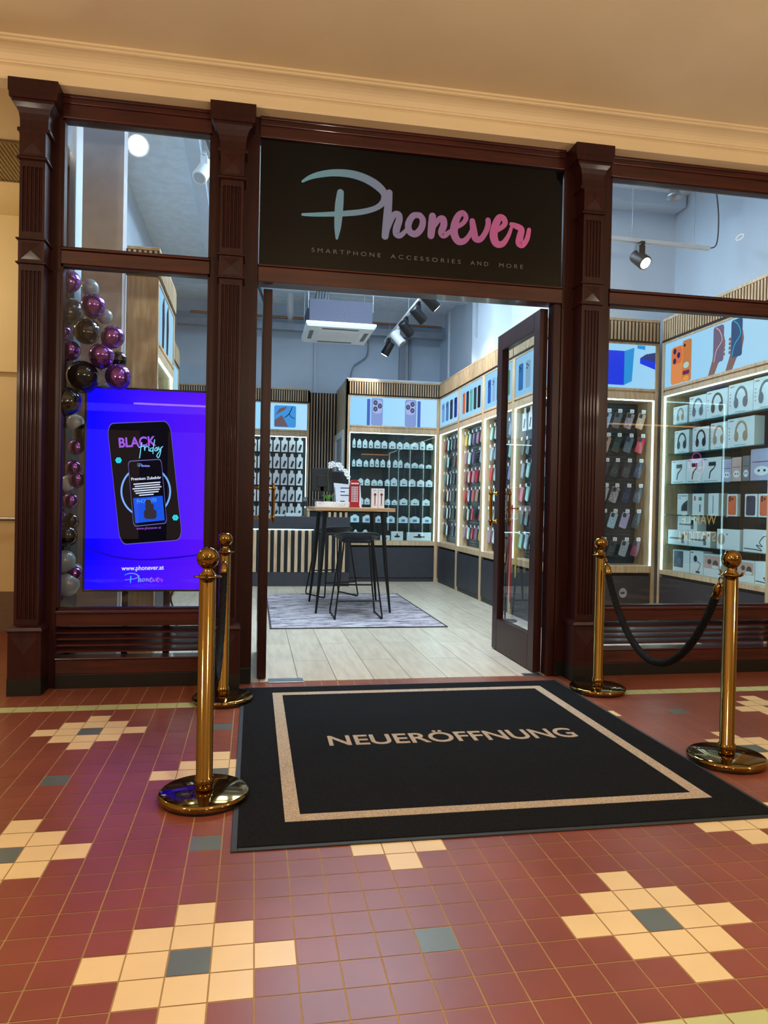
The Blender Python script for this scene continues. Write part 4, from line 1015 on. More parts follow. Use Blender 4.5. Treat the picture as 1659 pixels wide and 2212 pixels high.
        p.box(w * 0.06, w * 0.62, y0, y1, h * 0.2, h * 0.96); p.prism(ell(w * 0.4, h * 0.5, w * 0.12, h * 0.16, 12), y0 - 0.0004, y0, 'y', 1)
    elif kind == 'car':
        ms = [blacp, gray_ink]
        p.prism([(w * 0.4, h * 0.18), (w * 0.98, h * 0.18), (w * 0.98, h * 0.70), (w * 0.6, h * 0.55), (w * 0.42, h * 0.40)], y0, y1); p.box(w * 0.08, w * 0.9, y0, y1, h * 0.88, h * 0.92, 1); p.box(w * 0.08, w * 0.35, y0, y1, h * 0.78, h * 0.81, 1)
    elif kind == 'green':
        ms = [redp, greenp, gray_ink]
        p.box(w * 0.16, w * 0.28, y0, y1, h * 0.68, h * 0.88); p.box(w * 0.55, w * 0.8, y0, y1, h * 0.68, h * 0.84, 1); p.box(w * 0.62, w * 0.72, y0, y1, h * 0.15, h * 0.5, 2)
    elif kind == 'pouch':
        ms = [card, blacp]
        p.prism(ell(w * 0.52, h * 0.30, w * 0.34, h * 0.15, 18), y0, y1); p.prism(ell(w * 0.40, h * 0.31, w * 0.06, h * 0.04, 10), y0 - 0.0005, y0, 'y', 1); p.prism(ell(w * 0.66, h * 0.31, w * 0.06, h * 0.04, 10), y0 - 0.0005, y0, 'y', 1)
        p.box(w * 0.08, w * 0.92, y0, y1, h * 0.58, h * 0.6, 1)
    elif kind == 'plain':
        ms = [tan, gray_ink]
        p.prism(ell(w * 0.2, h * 0.5, w * 0.16, h * 0.3, 14), y0, y1); p.prism(ell(w * 0.45, h * 0.75, w * 0.03, h * 0.05, 10), y0, y1, 'y', 1)
    else:
        ms = [gray_ink]; p.box(w * 0.45, w * 0.5, y0, y1, h * 0.1, h * 0.9)
    if p.v: p.build('printed_picture', ms, t)
    return t
hp_box(1.925, 1.60, 1.38, 0.165, 'hpt', 'small white headphone box at the left end of the top shelf')
hp_box(1.925, 1.35, 1.105, 0.225, 'hpg', 'white box picturing beige headphones, second on the top shelf')
hp_box(1.925, 1.10, 0.815, 0.235, 'hpb', 'white box picturing brown headphones in the middle of the top shelf')
hp_box(1.925, 0.805, 0.505, 0.245, 'hpg', 'white box picturing grey headphones, fourth on the top shelf')
hp_box(1.925, 0.50, 0.22, 0.25, 'hpg', 'tall white box picturing grey headphones, rightmost on the top shelf')
hp_box(1.655, 1.57, 1.345, 0.21, 'hpk', 'white box with black headphones at the left of the second shelf')
hp_box(1.655, 1.29, 1.055, 0.212, 'hpk', 'white box with black headphones, second from left on the second shelf')
hp_box(1.655, 1.03, 0.815, 0.225, 'hpt', 'white box with tan headphones, third on the second shelf')
hp_box(1.655, 0.808, 0.48, 0.235, 'hpt', 'large white box with tan headphones, right end of the second shelf')
hp_box(1.378, 1.61, 1.375, 0.215, 'gimbal', 'white gimbal box at the left end of the third shelf')
hp_box(1.378, 1.37, 1.145, 0.215, 'gimbal', 'white gimbal box, second on the third shelf')
hp_box(1.378, 1.14, 0.875, 0.213, 'gimbal', 'white gimbal box, third on the third shelf')
hp_box(1.378, 0.865, 0.745, 0.185, 'pouch', 'lilac phone pouch with a face, third shelf', 0.02, 'pouch', lilacp)
hp_box(1.378, 0.74, 0.625, 0.195, 'pouch', 'rose phone pouch with a face, third shelf', 0.02, 'pouch', rosep)
hp_box(1.378, 0.61, 0.525, 0.20, 'pouch', 'grey pouch with black and white panda face, third shelf', 0.02, 'pouch', gray_ink)
hp_box(1.378, 0.515, 0.27, 0.245, 'pouch', 'large boxed lilac pouch at the right of the third shelf', 0.04, 'pouch', lilacp)
hp_box(1.094, 1.50, 1.34, 0.19, 'car', 'white box with a dark gadget, leftmost on the fourth shelf')
hp_box(1.094, 1.27, 1.10, 0.19, 'green', 'white box with red and green print on the fourth shelf')
hp_box(1.094, 1.04, 0.90, 0.19, 'line', 'plain white box in the middle of the fourth shelf')
hp_box(1.094, 0.79, 0.66, 0.182, 'phone_o', 'white box showing an orange phone, left one on the fourth shelf', 0.03)
hp_box(1.094, 0.57, 0.43, 0.180, 'phone_n', 'white box showing a navy phone on the fourth shelf', 0.03)
hp_box(1.094, 0.41, 0.28, 0.180, 'phone_o', 'white box showing an orange phone, rightmost on the fourth shelf', 0.03)
hp_box(0.82, 1.64, 1.325, 0.132, 'dryer', 'white hair styler box, lower left on the fifth shelf')
hp_box(0.82, 1.315, 1.0, 0.134, 'dryer', 'white hair styler box, second on the fifth shelf')
hp_box(0.953, 1.49, 1.19, 0.13, 'dryer', 'white hair styler box lying on top of two others')
hp_box(0.82, 0.91, 0.62, 0.165, 'plain', 'cream box with a round print on the fifth shelf')
hp_box(0.82, 0.58, 0.27, 0.175, 'arm', 'white box picturing a bent phone holder arm, fifth shelf')
hp_box(0.575, 1.55, 1.29, 0.195, 'navyphoto', 'white box with navy photograph, lower left corner of the cabinet')
hp_box(0.575, 1.28, 1.09, 0.205, 'lamp', 'white box picturing a desk lamp on the bottom shelf')
hp_box(0.575, 1.085, 0.85, 0.19, 'photo', 'white box with pink photograph, left one on the bottom shelf')
hp_box(0.575, 0.64, 0.44, 0.17, 'photo', 'white box with pink photograph, right one on the bottom shelf')
hp_box(0.575, 0.43, 0.24, 0.178, 'arm', 'white box with a black cable picture, right end of the bottom shelf')

# ------------------------------------------------------------------ wall between counter and back cabinet
t = thing('slat_wall', (1.04, 7.06, 0), 0, 'dark wall panel with tall oak slats behind the counter', 'wall panel')
m_ = MB(); m_.box(0, 0.48, 0, 0.06, 0, 2.90); slats(m_, 0.0, 0.48, 0.0, 0.0, 2.90, 0.046, 0.018); m_.build('panel', [felt, oak], t)
pt = MB(); pt.box(1.478, 1.50, 5.80, 7.15, 2.22, 2.925); pt.box(1.478, 1.50, 5.80, 6.02, 0, 2.22)
struct(pt, 'wall_partition', oak, 'oak clad side of the back cabinet block')
struct(MB().box(1.468, 1.50, 5.80, 5.815, 0, 2.93), 'trim_15', felt, 'black edge strip of the oak partition')
d3 = thing('door_3', (0, 0, 0), 0, 'white framed staff door in the oak partition', kind='structure')
f = MB(); f.box(1.455, 1.50, 6.02, 6.12, 0, 2.22); f.box(1.455, 1.50, 6.98, 7.06, 0, 2.22); f.box(1.455, 1.50, 6.12, 6.98, 2.12, 2.22); f.build('frame', whitepl, d3)
MB().box(1.485, 1.50, 6.12, 6.98, 0, 2.12).build('leaf', pbr('door_grey', (170, 178, 186), 0.5), d3)
struct(MB().box(1.50, 3.2, 6.17, 6.25, 0, 2.9), 'wall_block', whitew, 'block behind the back cabinet')
struct(MB().box(1.478, 3.2, 5.8, 7.15, 2.926, 2.95), 'ceiling_block', whitew, 'top of the back cabinet block')

# ------------------------------------------------------------------ counter
ct = thing('sales_counter', (-0.7, 5.22, 0), 0, 'long anthracite sales counter with vertical oak slats and a glass display section', 'counter')
L = 2.19
m_ = MB(); m_.box(0, L, 0.02, 0.62, 0.0, 0.19); m_.box(0, L, 0.03, 0.62, 0.19, 0.775); m_.box(0, L, 0.0, 0.62, 0.775, 0.945); m_.build('body', anth, ct, 0.002)
m_ = MB(); m_.box(0, L, 0.022, 0.03, 0.19, 0.775); slats(m_, 0.0, L, 0.022, 0.195, 0.77, 0.092, 0.042); m_.build('slat_front', [felt, oak], ct)
MB().box(0, L, 0.004, 0.014, 0.764, 0.774).build('led_strip', led_m, ct)
g_ = MB(); g_.box(0, 1.62, 0.0, 0.006, 0.946, 1.075); g_.box(0, 1.62, 0.0, 0.30, 1.076, 1.082); g_.build('glass_display', glass_c, ct)
m_ = MB(); m_.box(1.635, L, 0.02, 0.60, 0.946, 1.03); slats(m_, 1.70, L, 0.02, 0.946, 1.03, 0.076, 0.034); m_.build('raised_front', [felt, oak], ct)
m_ = MB(); m_.box(1.60, L + 0.02, -0.01, 0.62, 1.03, 1.062); m_.box(1.60, 1.635, 0.0, 0.6, 0.946, 1.03); m_.build('oak_top', oak, ct, 0.002)
for i, (x, w, h, lab) in enumerate(((0.30, 0.10, 0.03, 'low white box in the glass counter, far left'), (-0.30, 0.12, 0.03, 'low white box hidden deep in the glass counter'), (0.44, 0.16, 0.025, 'flat white carton in the glass counter display'), (0.62, 0.20, 0.045, 'longer white carton in the glass counter display'))):
    tag(MB().box(x, x + w, 5.30, 5.42, 0.946, 0.946 + h).build('display_carton', card, bevel=0.001), lab, 'box')
mo = thing('pos_monitor', (1.125, 5.52, 1.062), 0, 'black back of the till monitor on the counter', 'monitor')
MB().box(-0.145, 0.145, 0, 0.03, 0.235, 0.56).build('housing', blackpl, mo, 0.006)
m_ = MB(); m_.box(-0.07, 0.07, -0.012, 0, 0.30, 0.46); m_.build('rear_cover', blackpl, mo, 0.004)
m_ = MB(); m_.box(-0.025, 0.025, 0.0, 0.02, 0.01, 0.30); m_.box(-0.09, 0.09, -0.08, 0.10, 0, 0.012); m_.build('stand', blackpl, mo, 0.003)
mo = thing('pos_monitor', (1.39, 5.6, 1.062), math.radians(8), 'second, lower black monitor half behind the orchid', 'monitor')
MB().box(-0.125, 0.125, 0, 0.03, 0.22, 0.52).build('housing', blackpl, mo, 0.006)
m_ = MB(); m_.box(-0.025, 0.025, 0.0, 0.02, 0.01, 0.25); m_.box(-0.08, 0.08, -0.08, 0.08, 0, 0.012); m_.build('stand', blackpl, mo, 0.003)
pr_ = thing('receipt_printer', (1.07, 5.42, 1.062), 0, 'small black receipt printer under the till monitor', 'printer')
MB().box(-0.075, 0.075, 0, 0.14, 0, 0.12).build('case', blackpl, pr_, 0.008)
MB().box(-0.03, 0.03, -0.001, 0.004, 0.085, 0.10).build('paper_slot', gray_ink, pr_)
cd = thing('card_terminal', (0.88, 5.36, 1.084), 0, 'small black card terminal on the glass counter beside the packs', 'card terminal')
m_ = MB(); m_.box(-0.035, 0.035, 0, 0.02, 0, 0.13); m_.build('body', blackpl, cd, 0.006); MB().box(-0.025, 0.025, -0.002, 0, 0.07, 0.12).build('display', gray_ink, cd)
# orchid
orc = thing('orchid', (1.20, 5.38, 1.062), 0, 'white moth orchid with arching stem on the counter', 'potted plant')
MB().lathe([(0.035, 0), (0.05, 0.01), (0.06, 0.09), (0.056, 0.095), (0.05, 0.09), (0.04, 0.08)], n=24).build('pot', whitepl, orc)
lf = MB(); leafm = pbr('orchid_leaf', (92, 150, 60), 0.4)
for k, (a, ln) in enumerate(((0.2, 0.13), (2.6, 0.14), (3.7, 0.11), (5.4, 0.12), (1.4, 0.10))):
    ca, sa = math.cos(a), math.sin(a); Pp = []
    for i in range(7):
        s = i / 6; wv = 0.026 * math.sin(PI * min(1, s * 0.93 + 0.06)) ** 0.7; r = ln * s; z = 0.09 + 0.10 * math.sin(s * 2.2)
        Pp.append([(r * ca - wv * sa, r * sa + wv * ca, z), (r * ca, r * sa, z - 0.006), (r * ca + wv * sa, r * sa - wv * ca, z), (r * ca, r * sa, z - 0.009)])
    lf.rings(Pp, 0, True)
lf.build('leaves', leafm, orc)
stem = spline([(0, 0, 0.08), (0.0, 0.0, 0.3), (-0.01, -0.01, 0.50), (0.06, -0.02, 0.60), (0.16, -0.03, 0.56), (0.26, -0.03, 0.45)], 6)
m_ = MB(); m_.tube(stem, 0.003, 6); m_.build('stem', pbr('stem_green', (80, 110, 60), 0.5), orc)
fm = MB(); rr = random.Random(3)
pts = [stem[i] for i in range(16, len(stem))]
for k in range(17):
    p = pts[int(k * (len(pts) - 1) / 16)]
    cx, cy, cz = p[0] + rr.uniform(-.03, .03), p[1] - 0.015 + rr.uniform(-.02, .01), p[2] + rr.uniform(-.03, .03)
    for q in range(5):
        a = 2 * PI * q / 5 + rr.random()
        c = (cx + 0.018 * math.cos(a), cz + 0.018 * math.sin(a))
        e_ = ell(c[0], c[1], 0.014, 0.014, 8); fm.add([(cx, cy - 0.006, cz)] + [(x, cy + 0.003 * math.sin(i), z) for i, (x, z) in enumerate(e_)], [(0, 1 + i, 1 + (i + 1) % 8) for i in range(8)], 0, True)
    fm.prism(ell(cx, cz, 0.005, 0.005, 8), cy - 0.010, cy - 0.004, 'y', 1)
fm.build('blossom_spray', [pbr('petal_white', (245, 245, 245), 0.5), pbr('petal_heart', (214, 190, 120), 0.5)], orc)

# ------------------------------------------------------------------ rug
rugm = bpy.data.materials.new('rug_distressed'); rugm.use_nodes = True
nt = rugm.node_tree; bs = nt.nodes['Principled BSDF']; bs.inputs['Roughness'].default_value = 0.95; bs.inputs['Specular IOR Level'].default_value = 0.1
tc = nt.nodes.new('ShaderNodeTexCoord'); mp = nt.nodes.new('ShaderNodeMapping'); mp.inputs['Scale'].default_value = (1.3, 4.5, 1)
n1 = nt.nodes.new('ShaderNodeTexNoise'); n1.inputs['Scale'].default_value = 3.0; n1.inputs['Detail'].default_value = 10; n1.inputs['Roughness'].default_value = 0.78
r1 = nt.nodes.new('ShaderNodeValToRGB'); cr = r1.color_ramp
cr.elements[0].position = 0.40; cr.elements[0].color = lin((84, 72, 74)); cr.elements[1].position = 0.57; cr.elements[1].color = lin((200, 192, 192))
e_ = cr.elements.new(0.47); e_.color = lin((150, 140, 146))
nt.links.new(tc.outputs['Object'], mp.inputs[0]); nt.links.new(mp.outputs[0], n1.inputs['Vector']); nt.links.new(n1.outputs['Fac'], r1.inputs[0]); nt.links.new(r1.outputs[0], bs.inputs['Base Color'])
rg = thing('rug', (0, 0, 0), 0, 'distressed grey violet rug with thin dark edge under the bar table', 'rug')
MB().box(0.365, 1.975, 1.945, 4.355, 0.002, 0.010).build('pile', rugm, rg)
m_ = MB()
for a in ((0.35, 0.367, 1.93, 4.37), (1.973, 1.99, 1.93, 4.37), (0.367, 1.973, 1.93, 1.947), (0.367, 1.973, 4.353, 4.37)): m_.box(*a, 0.002, 0.011)
m_.build('edge_binding', pbr('rug_edge', (60, 52, 58), 0.9), rg)

# ------------------------------------------------------------------ bar table and stools
tb = thing('bar_table', (1.215, 3.22, 0), 0, 'high bar table with oak top and tapered black legs on the rug', 'table')
MB().box(-0.415, 0.415, -0.47, 0.47, 1.058, 1.094).build('table_top', pbr('oak_warm', (186, 140, 96), 0.45, scale=5, stretch=(0.6, 6, 6), c2=(210, 166, 118)), tb, 0.003)
for sx in (-1, 1):
    for sy in (-1, 1):
        m_ = MB(); m_.tube([(sx * 0.30, sy * 0.36, 1.058), (sx * 0.335, sy * 0.40, 0.5), (sx * 0.385, sy * 0.44, 0.011)], [0.024, 0.020, 0.011], 16)
        m_.build('leg', blackm, tb)
m_ = MB(); m_.box(-0.33, 0.33, -0.39, 0.39, 1.045, 1.058); m_.build('under_frame', blackm, tb)
def shell_mesh():
    m_ = MB(); nr, na = 9, 40; R = []
    def zf(u, v):
        r = math.hypot(u, v)
        back = max(0.0, -v) ** 2.2
        side = abs(u) ** 3 * 0.035
        return 0.760 + 0.040 * r ** 3 + side * 0.6 + back * 0.060 + max(0, v) ** 3 * -0.020
    for i in range(nr + 1):
        s = i / nr; ring = []
        for j in range(na):
            a = 2 * PI * j / na; c, d = math.cos(a), math.sin(a)
            k = 1.0 / (abs(c) ** 2.6 + abs(d) ** 2.6) ** (1 / 2.6)
            u, v = c * k * s, d * k * s
            ring.append((u * 0.222, v * 0.20, zf(u, v)))
        R.append(ring)
    vs = []; fs = []
    for ring in R[1:]: vs += ring
    vs.append((0, 0, zf(0, 0))); ctr = len(vs) - 1
    for j in range(na): fs.append((ctr, j, (j + 1) % na))
    for i in range(nr - 1):
        for j in range(na):
            a, b = i * na, (i + 1) * na
            fs.append((a + j, b + j, b + (j + 1) % na, a + (j + 1) % na))
    m_.add(vs, fs, 0, True); return m_
def stool(x, y, rz, lab):
    t = thing('bar_stool', (x, y, 0), rz, lab, 'stool', 'black bar stools at the high table')
    s = shell_mesh().build('seat', pbr('stool_shell', (30, 32, 38), 0.45, coat=0.1), t)
    md = s.modifiers.new('thick', 'SOLIDIFY'); md.thickness = 0.014; md.offset = -1
    for sx in (-1, 1):
        m_ = MB(); xt, xb = sx * 0.145, sx * 0.23; r = 0.0085
        m_.tube([(xt, -0.14, 0.765), (xt + (xb - xt) * 0.5, -0.19, 0.38), (xb, -0.235, 0.045), (xb, -0.228, 0.024), (xb, -0.20, 0.020), (xb, 0.20, 0.020), (xb, 0.228, 0.024), (xb, 0.235, 0.045), (xt + (xb - xt) * 0.5, 0.19, 0.38), (xt, 0.14, 0.765)], r, 10)
        m_.build('sled_leg', blackm, t)
        m_ = MB(); m_.lathe([(0.012, 0.011), (0.013, 0.013), (0.013, 0.022), (0.011, 0.024)], xb, -0.20, 12); m_.lathe([(0.012, 0.011), (0.013, 0.013), (0.013, 0.022), (0.011, 0.024)], xb, 0.20, 12); m_.build('glide', blackpl, t)
    for sy, z in ((-1, 0.19), (1, 0.30)):
        k = (z - 0.045) / 0.72; xx = 0.23 - 0.085 * k; yy = sy * (0.235 - 0.095 * k)
        m_ = MB(); m_.tube([(-xx, yy, z), (xx, yy, z)], 0.008, 10); m_.build('footrest', blackm, t)
    m_ = MB(); m_.tube([(-0.145, -0.14, 0.758), (0.145, -0.14, 0.758)], 0.008, 8); m_.tube([(-0.145, 0.14, 0.758), (0.145, 0.14, 0.758)], 0.008, 8); m_.tube([(-0.145, -0.14, 0.758), (-0.145, 0.14, 0.758)], 0.008, 8); m_.tube([(0.145, -0.14, 0.758), (0.145, 0.14, 0.758)], 0.008, 8)
    m_.build('seat_frame', blackm, t)
    return t
stool(1.212, 2.60, 0, 'black low-backed bar stool in front of the bar table')
stool(1.145, 4.22, math.radians(24), 'black low-backed bar stool turned sideways behind the bar table')

# things on the table
TZ = 1.095
tb2 = thing('telephone_box', (1.232, 3.0, TZ), 0, 'red miniature telephone box standing on the bar table', 'figurine')
redm = pbr('phone_box_red', (168, 24, 34), 0.3, coat=0.3)
m_ = MB(); m_.box(-0.055, 0.055, -0.055, 0.055, 0, 0.012); m_.box(-0.05, 0.05, -0.05, 0.05, 0.012, 0.06)
for sx in (-1, 1):
    for sy in (-1, 1): m_.box(min(sx * 0.05, sx * 0.036), max(sx * 0.05, sx * 0.036), min(sy * 0.05, sy * 0.036), max(sy * 0.05, sy * 0.036), 0.06, 0.225)
m_.box(-0.05, 0.05, -0.05, 0.05, 0.225, 0.235); m_.box(-0.056, 0.056, -0.056, 0.056, 0.235, 0.242); m_.box(-0.05, 0.05, -0.05, 0.05, 0.242, 0.262)
m_.prism([(-0.05, 0.262), (0.05, 0.262), (0.042, 0.278), (0.022, 0.29), (0, 0.294), (-0.022, 0.29), (-0.042, 0.278)], -0.05, 0.05)
m_.build('body', redm, tb2, 0.0015)
m_ = MB(); m_.box(-0.037, 0.037, -0.046, -0.043, 0.06, 0.225); m_.build('window', pbr('phone_box_window', (214, 190, 190), 0.4), tb2)
m_ = MB()
for x in (-0.018, 0.018): m_.box(x - 0.0015, x + 0.0015, -0.0485, -0.046, 0.06, 0.225)
for k in range(1, 7): z = 0.06 + k * 0.0236; m_.box(-0.037, 0.037, -0.0485, -0.046, z - 0.0012, z + 0.0012)
m_.build('glazing_bar', redm, tb2)
MB().box(-0.04, 0.04, -0.052, -0.05, 0.246, 0.258).build('top_sign', pbr('phone_box_sign', (236, 226, 214), 0.5), tb2)
mic = pbr('mic_red', (120, 40, 40), 0.4)
for x, lab in ((1.422, 'left of two upright white microphone boxes on the bar table'), (1.492, 'right of two upright white microphone boxes on the bar table')):
    bx_ = thing('microphone_box', (x, 3.0, TZ), 0, lab, 'box', 'upright boxes on the bar table')
    MB().box(0, 0.066, 0, 0.06, 0, 0.207).build('carton', pbr('carton_cream', (226, 214, 208), 0.5), bx_, 0.001)
    m_ = MB(); m_.prism(ell(0.034, 0.143, 0.014, 0.014, 12), -0.001, 0); m_.box(0.029, 0.039, -0.001, 0, 0.04, 0.14); m_.box(0.012, 0.05, -0.001, 0, 0.185, 0.19, 1); m_.box(0.02, 0.048, -0.001, 0, 0.028, 0.034)
    m_.build('printed_picture', [mic, gray_ink], bx_)
mb = thing('flat_box', (0.835, 2.98, TZ), 0, 'long flat white marbled box lying on the bar table', 'box')
MB().box(0, 0.35, 0, 0.22, 0, 0.055).build('carton', pbr('marble_white', (214, 212, 212), 0.4, scale=9, c2=(236, 234, 232)), mb, 0.002)
m_ = MB(); m_.box(0.02, 0.05, -0.001, 0, 0.038, 0.042)
for k in range(5): m_.prism([(0.16 + k * 0.03, 0.008), (0.163 + k * 0.03, 0.008), (0.185 + k * 0.03, 0.045), (0.182 + k * 0.03, 0.045)], -0.001, 0)
m_.build('printed_picture', gray_ink, mb)
bd_ = thing('notice_board', (1.20, 3.33, TZ), 0, 'white leaning sign with grey lines behind the red telephone box', 'sign')
m_ = MB(); m_.prism([(-0.125, 0.0), (0.165, 0.0), (0.145, 0.24), (-0.150, 0.265)], 0, 0.012); m_.build('board', pbr('acrylic_white', (206, 212, 218), 0.3), bd_)
m_ = MB()
for z, w in ((0.205, 0.11), (0.165, 0.05), (0.125, 0.14), (0.06, 0.05)): m_.box(-0.075, -0.075 + w, -0.001, 0, z, z + 0.010)
m_.prism([(-0.128, 0.03), (-0.122, 0.03), (-0.136, 0.22), (-0.142, 0.22)], -0.001, 0)
m_.prism(ell(-0.09, 0.045, 0.008, 0.010, 10), -0.001, 0); m_.prism(ell(-0.02, 0.042, 0.008, 0.010, 10), -0.001, 0); m_.build('printed_lines', dark_ink, bd_)
MB().box(-0.09, 0.13, -0.03, 0.05, 0, 0.03).build('foot', pbr('marble_white', (214, 212, 212), 0.4), bd_, 0.002)

# ------------------------------------------------------------------ air conditioner
ac = thing('air_conditioner', (1.18, 4.45, 0), 0, 'grey lined ceiling cassette air conditioner with white grille hanging over the table', 'air conditioner')
m_ = MB(); m_.rings([[(-0.42, -0.46, 3.255), (0.42, -0.46, 3.255), (0.42, 0.46, 3.255), (-0.42, 0.46, 3.255)], [(-0.40, -0.44, 3.225), (0.40, -0.44, 3.225), (0.40, 0.44, 3.225), (-0.40, 0.44, 3.225)]], 0, False)
m_.box(-0.42, 0.42, -0.46, 0.46, 3.255, 3.285); m_.build('panel', whitepl, ac, 0.004)
m_ = MB(); m_.box(-0.27, 0.27, -0.27, 0.27, 3.215, 3.226)
for i in range(14): y = -0.25 + i * 0.037; m_.box(-0.25, 0.25, y, y + 0.014, 3.208, 3.215)
m_.build('intake_grille', whitepl, ac)
for s in (-1, 1):
    MB().box(min(s * 0.31, s * 0.36), max(s * 0.31, s * 0.36), -0.22, 0.22, 3.221, 3.225).build('air_slot', gray_ink, ac); MB().box(-0.22, 0.22, min(s * 0.32, s * 0.37), max(s * 0.32, s * 0.37), 3.221, 3.225).build('air_slot', gray_ink, ac)
MB().box(-0.38, 0.38, -0.40, 0.40, 3.285, 3.56).build('body', pbr('ac_lining', (66, 68, 82), 0.8, scale=40, bump=0.5), ac, 0.006)
m_ = MB()
for sx in (-1, 1):
    for sy in (-1, 1): m_.tube([(sx * 0.39, sy * 0.36, 3.45), (sx * 0.39, sy * 0.36, 4.22)], 0.006, 6)
m_.build('hanging_rod', galv, ac)
pp = MB()
for k in range(5): pp.tube([(0.92 + k * 0.035, 4.60, 3.56), (0.94 + k * 0.035, 4.60, 3.8), (0.98 + k * 0.03, 5.1, 4.0), (1.0 + k * 0.03, 6.9, 4.0)], 0.011, 8)
tag(pp.build('refrigerant_pipes', galv, None), 'bundle of thin grey pipes rising from the air conditioner', 'pipes')
tag(MB().tube([(0.62, 5.0, 4.17), (0.66, 6.0, 4.12), (0.70, 6.85, 3.98)], 0.05, 12).build('air_duct', whitepl), 'white round duct under the ceiling left of the air conditioner', 'duct')
tag(MB().tube([(-0.8, 6.7, 3.98), (3.1, 6.7, 3.98)], 0.02, 8).build('copper_pipe', pbr('copper', (160, 110, 80), 0.4, metal=0.6)), 'thin copper pipe running along the back wall', 'pipe')
m_ = MB(); m_.box(-1.0, 3.15, 6.72, 6.85, 3.80, 3.90); tag(m_.build('cable_tray', galv), 'grey metal cable tray high on the back wall', 'cable tray')
m_ = MB(); m_.box(1.10, 1.15, 7.10, 7.15, 2.9, 4.0); tag(m_.build('conduit', whitew), 'white vertical conduit on the back wall above the slats', 'conduit')
m_ = MB(); m_.box(2.50, 2.60, 7.09, 7.15, 2.9, 4.2); m_.box(2.66, 2.70, 7.09, 7.15, 2.9, 4.2); tag(m_.build('conduit', galv), 'pair of vertical grey conduits in the far right corner', 'conduit')
m_ = MB(); m_.tube(spline([(1.96, 7.08, 3.9), (1.96, 7.08, 3.55), (1.74, 7.08, 3.35), (1.72, 7.08, 3.1), (1.95, 7.08, 2.98), (2.2, 7.08, 3.02), (2.5, 7.08, 3.02)], 8), 0.012, 8); tag(m_.build('wall_cable', pbr('cable_grey', (150, 156, 164), 0.5)), 'loose grey cable looping on the back wall', 'cable')
tag(MB().tube([(3.19, 6.55, 2.93), (3.19, 6.55, 4.2)], 0.02, 10).build('conduit', whitepl), 'white vertical pipe on the right wall near the corner', 'conduit')
tag(MB().tube([(2.975, 4.40, 3.3), (2.975, 4.40, 4.2)], 0.012, 8).build('conduit', galv), 'thin conduit on the boxed pilaster', 'conduit')

# ------------------------------------------------------------------ track lights
def track(p0, p1, lab):
    p0, p1 = Vector(p0), Vector(p1); d = (p1 - p0); Ln = d.length
    t = thing('light_track', p0, math.atan2(d.y, d.x) - PI / 2, lab, 'light track')
    MB().box(-0.018, 0.018, 0, Ln, -0.016, 0.016).build('rail', whitepl, t, 0.002)
    m_ = MB()
    for s in (0.1, 0.5, 0.9): m_.tube([(0, Ln * s, 0.016), (0, Ln * s, 4.22 - p0.z)], 0.0025, 6)
    m_.build('suspension_wire', galv, t)
    return t
def spotlight(x, y, z, aim, lab, mat=None, on=True, power=None, ln=0.20):
    mat = mat or blackpl
    t = thing('track_spotlight', (x, y, z), 0, lab, 'spotlight', 'shop track spotlights')
    m_ = MB(); m_.box(-0.018, 0.018, -0.055, 0.055, -0.045, -0.016); m_.box(-0.028, 0.028, -0.04, 0.04, -0.13, -0.045); m_.build('adapter', mat, t, 0.002)
    d = Vector(aim).normalized(); c = Vector((0, 0, -0.15))
    a, b = c - d * ln * 0.45, c + d * ln * 0.55
    m_ = MB(); m_.tube([a, a + d * 0.001, a + d * 0.02, b - d * 0.01, b], [0.038, 0.052, 0.056, 0.060, 0.056], 24); m_.build('lamp_head', mat, t)
    m_ = MB(); m_.tube([b - d * 0.002, b + d * 0.002], [0.046, 0.046], 20); m_.build('lens', lens_m if on else steel, t)
    if on: spot(t, b + d * 0.012, d, power or SPOT_W, math.radians(80))
    return t
track((2.02, 2.55, 3.49), (2.02, 5.75, 3.49), 'white lighting track running into the shop over the right aisle')
for y, aim, lab in ((3.05, (0.75, 0.1, -0.65), 'black track spotlight nearest the doorway'), (3.62, (0.75, 0.2, -0.65), 'black track spotlight, second from the doorway, its lens lit'), (4.30, (0.7, 0.4, -0.7), 'black track spotlight, third from the doorway'), (5.50, (-0.45, 0.2, -0.85), 'black track spotlight at the far end of the track')):
    spotlight(2.02, y, 3.49, aim, lab)
spotlight(2.02, 4.85, 3.49, (0.6, -0.3, -0.75), 'white track spotlight near the far end of the track', whitepl, False)
track((2.55, 1.05, 3.40), (4.02, 1.10, 3.40), 'white track behind the upper pane of the right window')
spotlight(3.36, 1.08, 3.40, (0.25, -0.72, -0.64), 'black box spotlight lit behind the upper right window', ln=0.15, power=SPOT_W * 0.35)
m_ = MB(); m_.tube(spline([(4.02, 1.10, 3.40), (4.09, 1.10, 3.45), (4.10, 1.10, 3.7), (4.06, 1.10, 4.0), (4.06, 1.10, 4.22)], 8), 0.006, 8); tag(m_.build('feed_cable', pbr('cable_dark', (70, 74, 82), 0.5)), 'grey feed cable dropping to the right window track', 'cable')
hl = thing('halogen_lamp', (3.75, 1.22, 4.22), 0, 'clear bell shaped halogen spot behind the upper right window', 'lamp')
MB().lathe([(0.03, -0.05), (0.03, 0.0)], n=16).build('mount', whitepl, hl); MB().lathe([(0.02, -0.22), (0.03, -0.25), (0.045, -0.32), (0.07, -0.365), (0.06, -0.365), (0.035, -0.31)], n=24).build('reflector', steel, hl)
MB().tube([(0, 0, -0.05), (0, 0, -0.23)], 0.010, 8).build('stem', steel, hl)
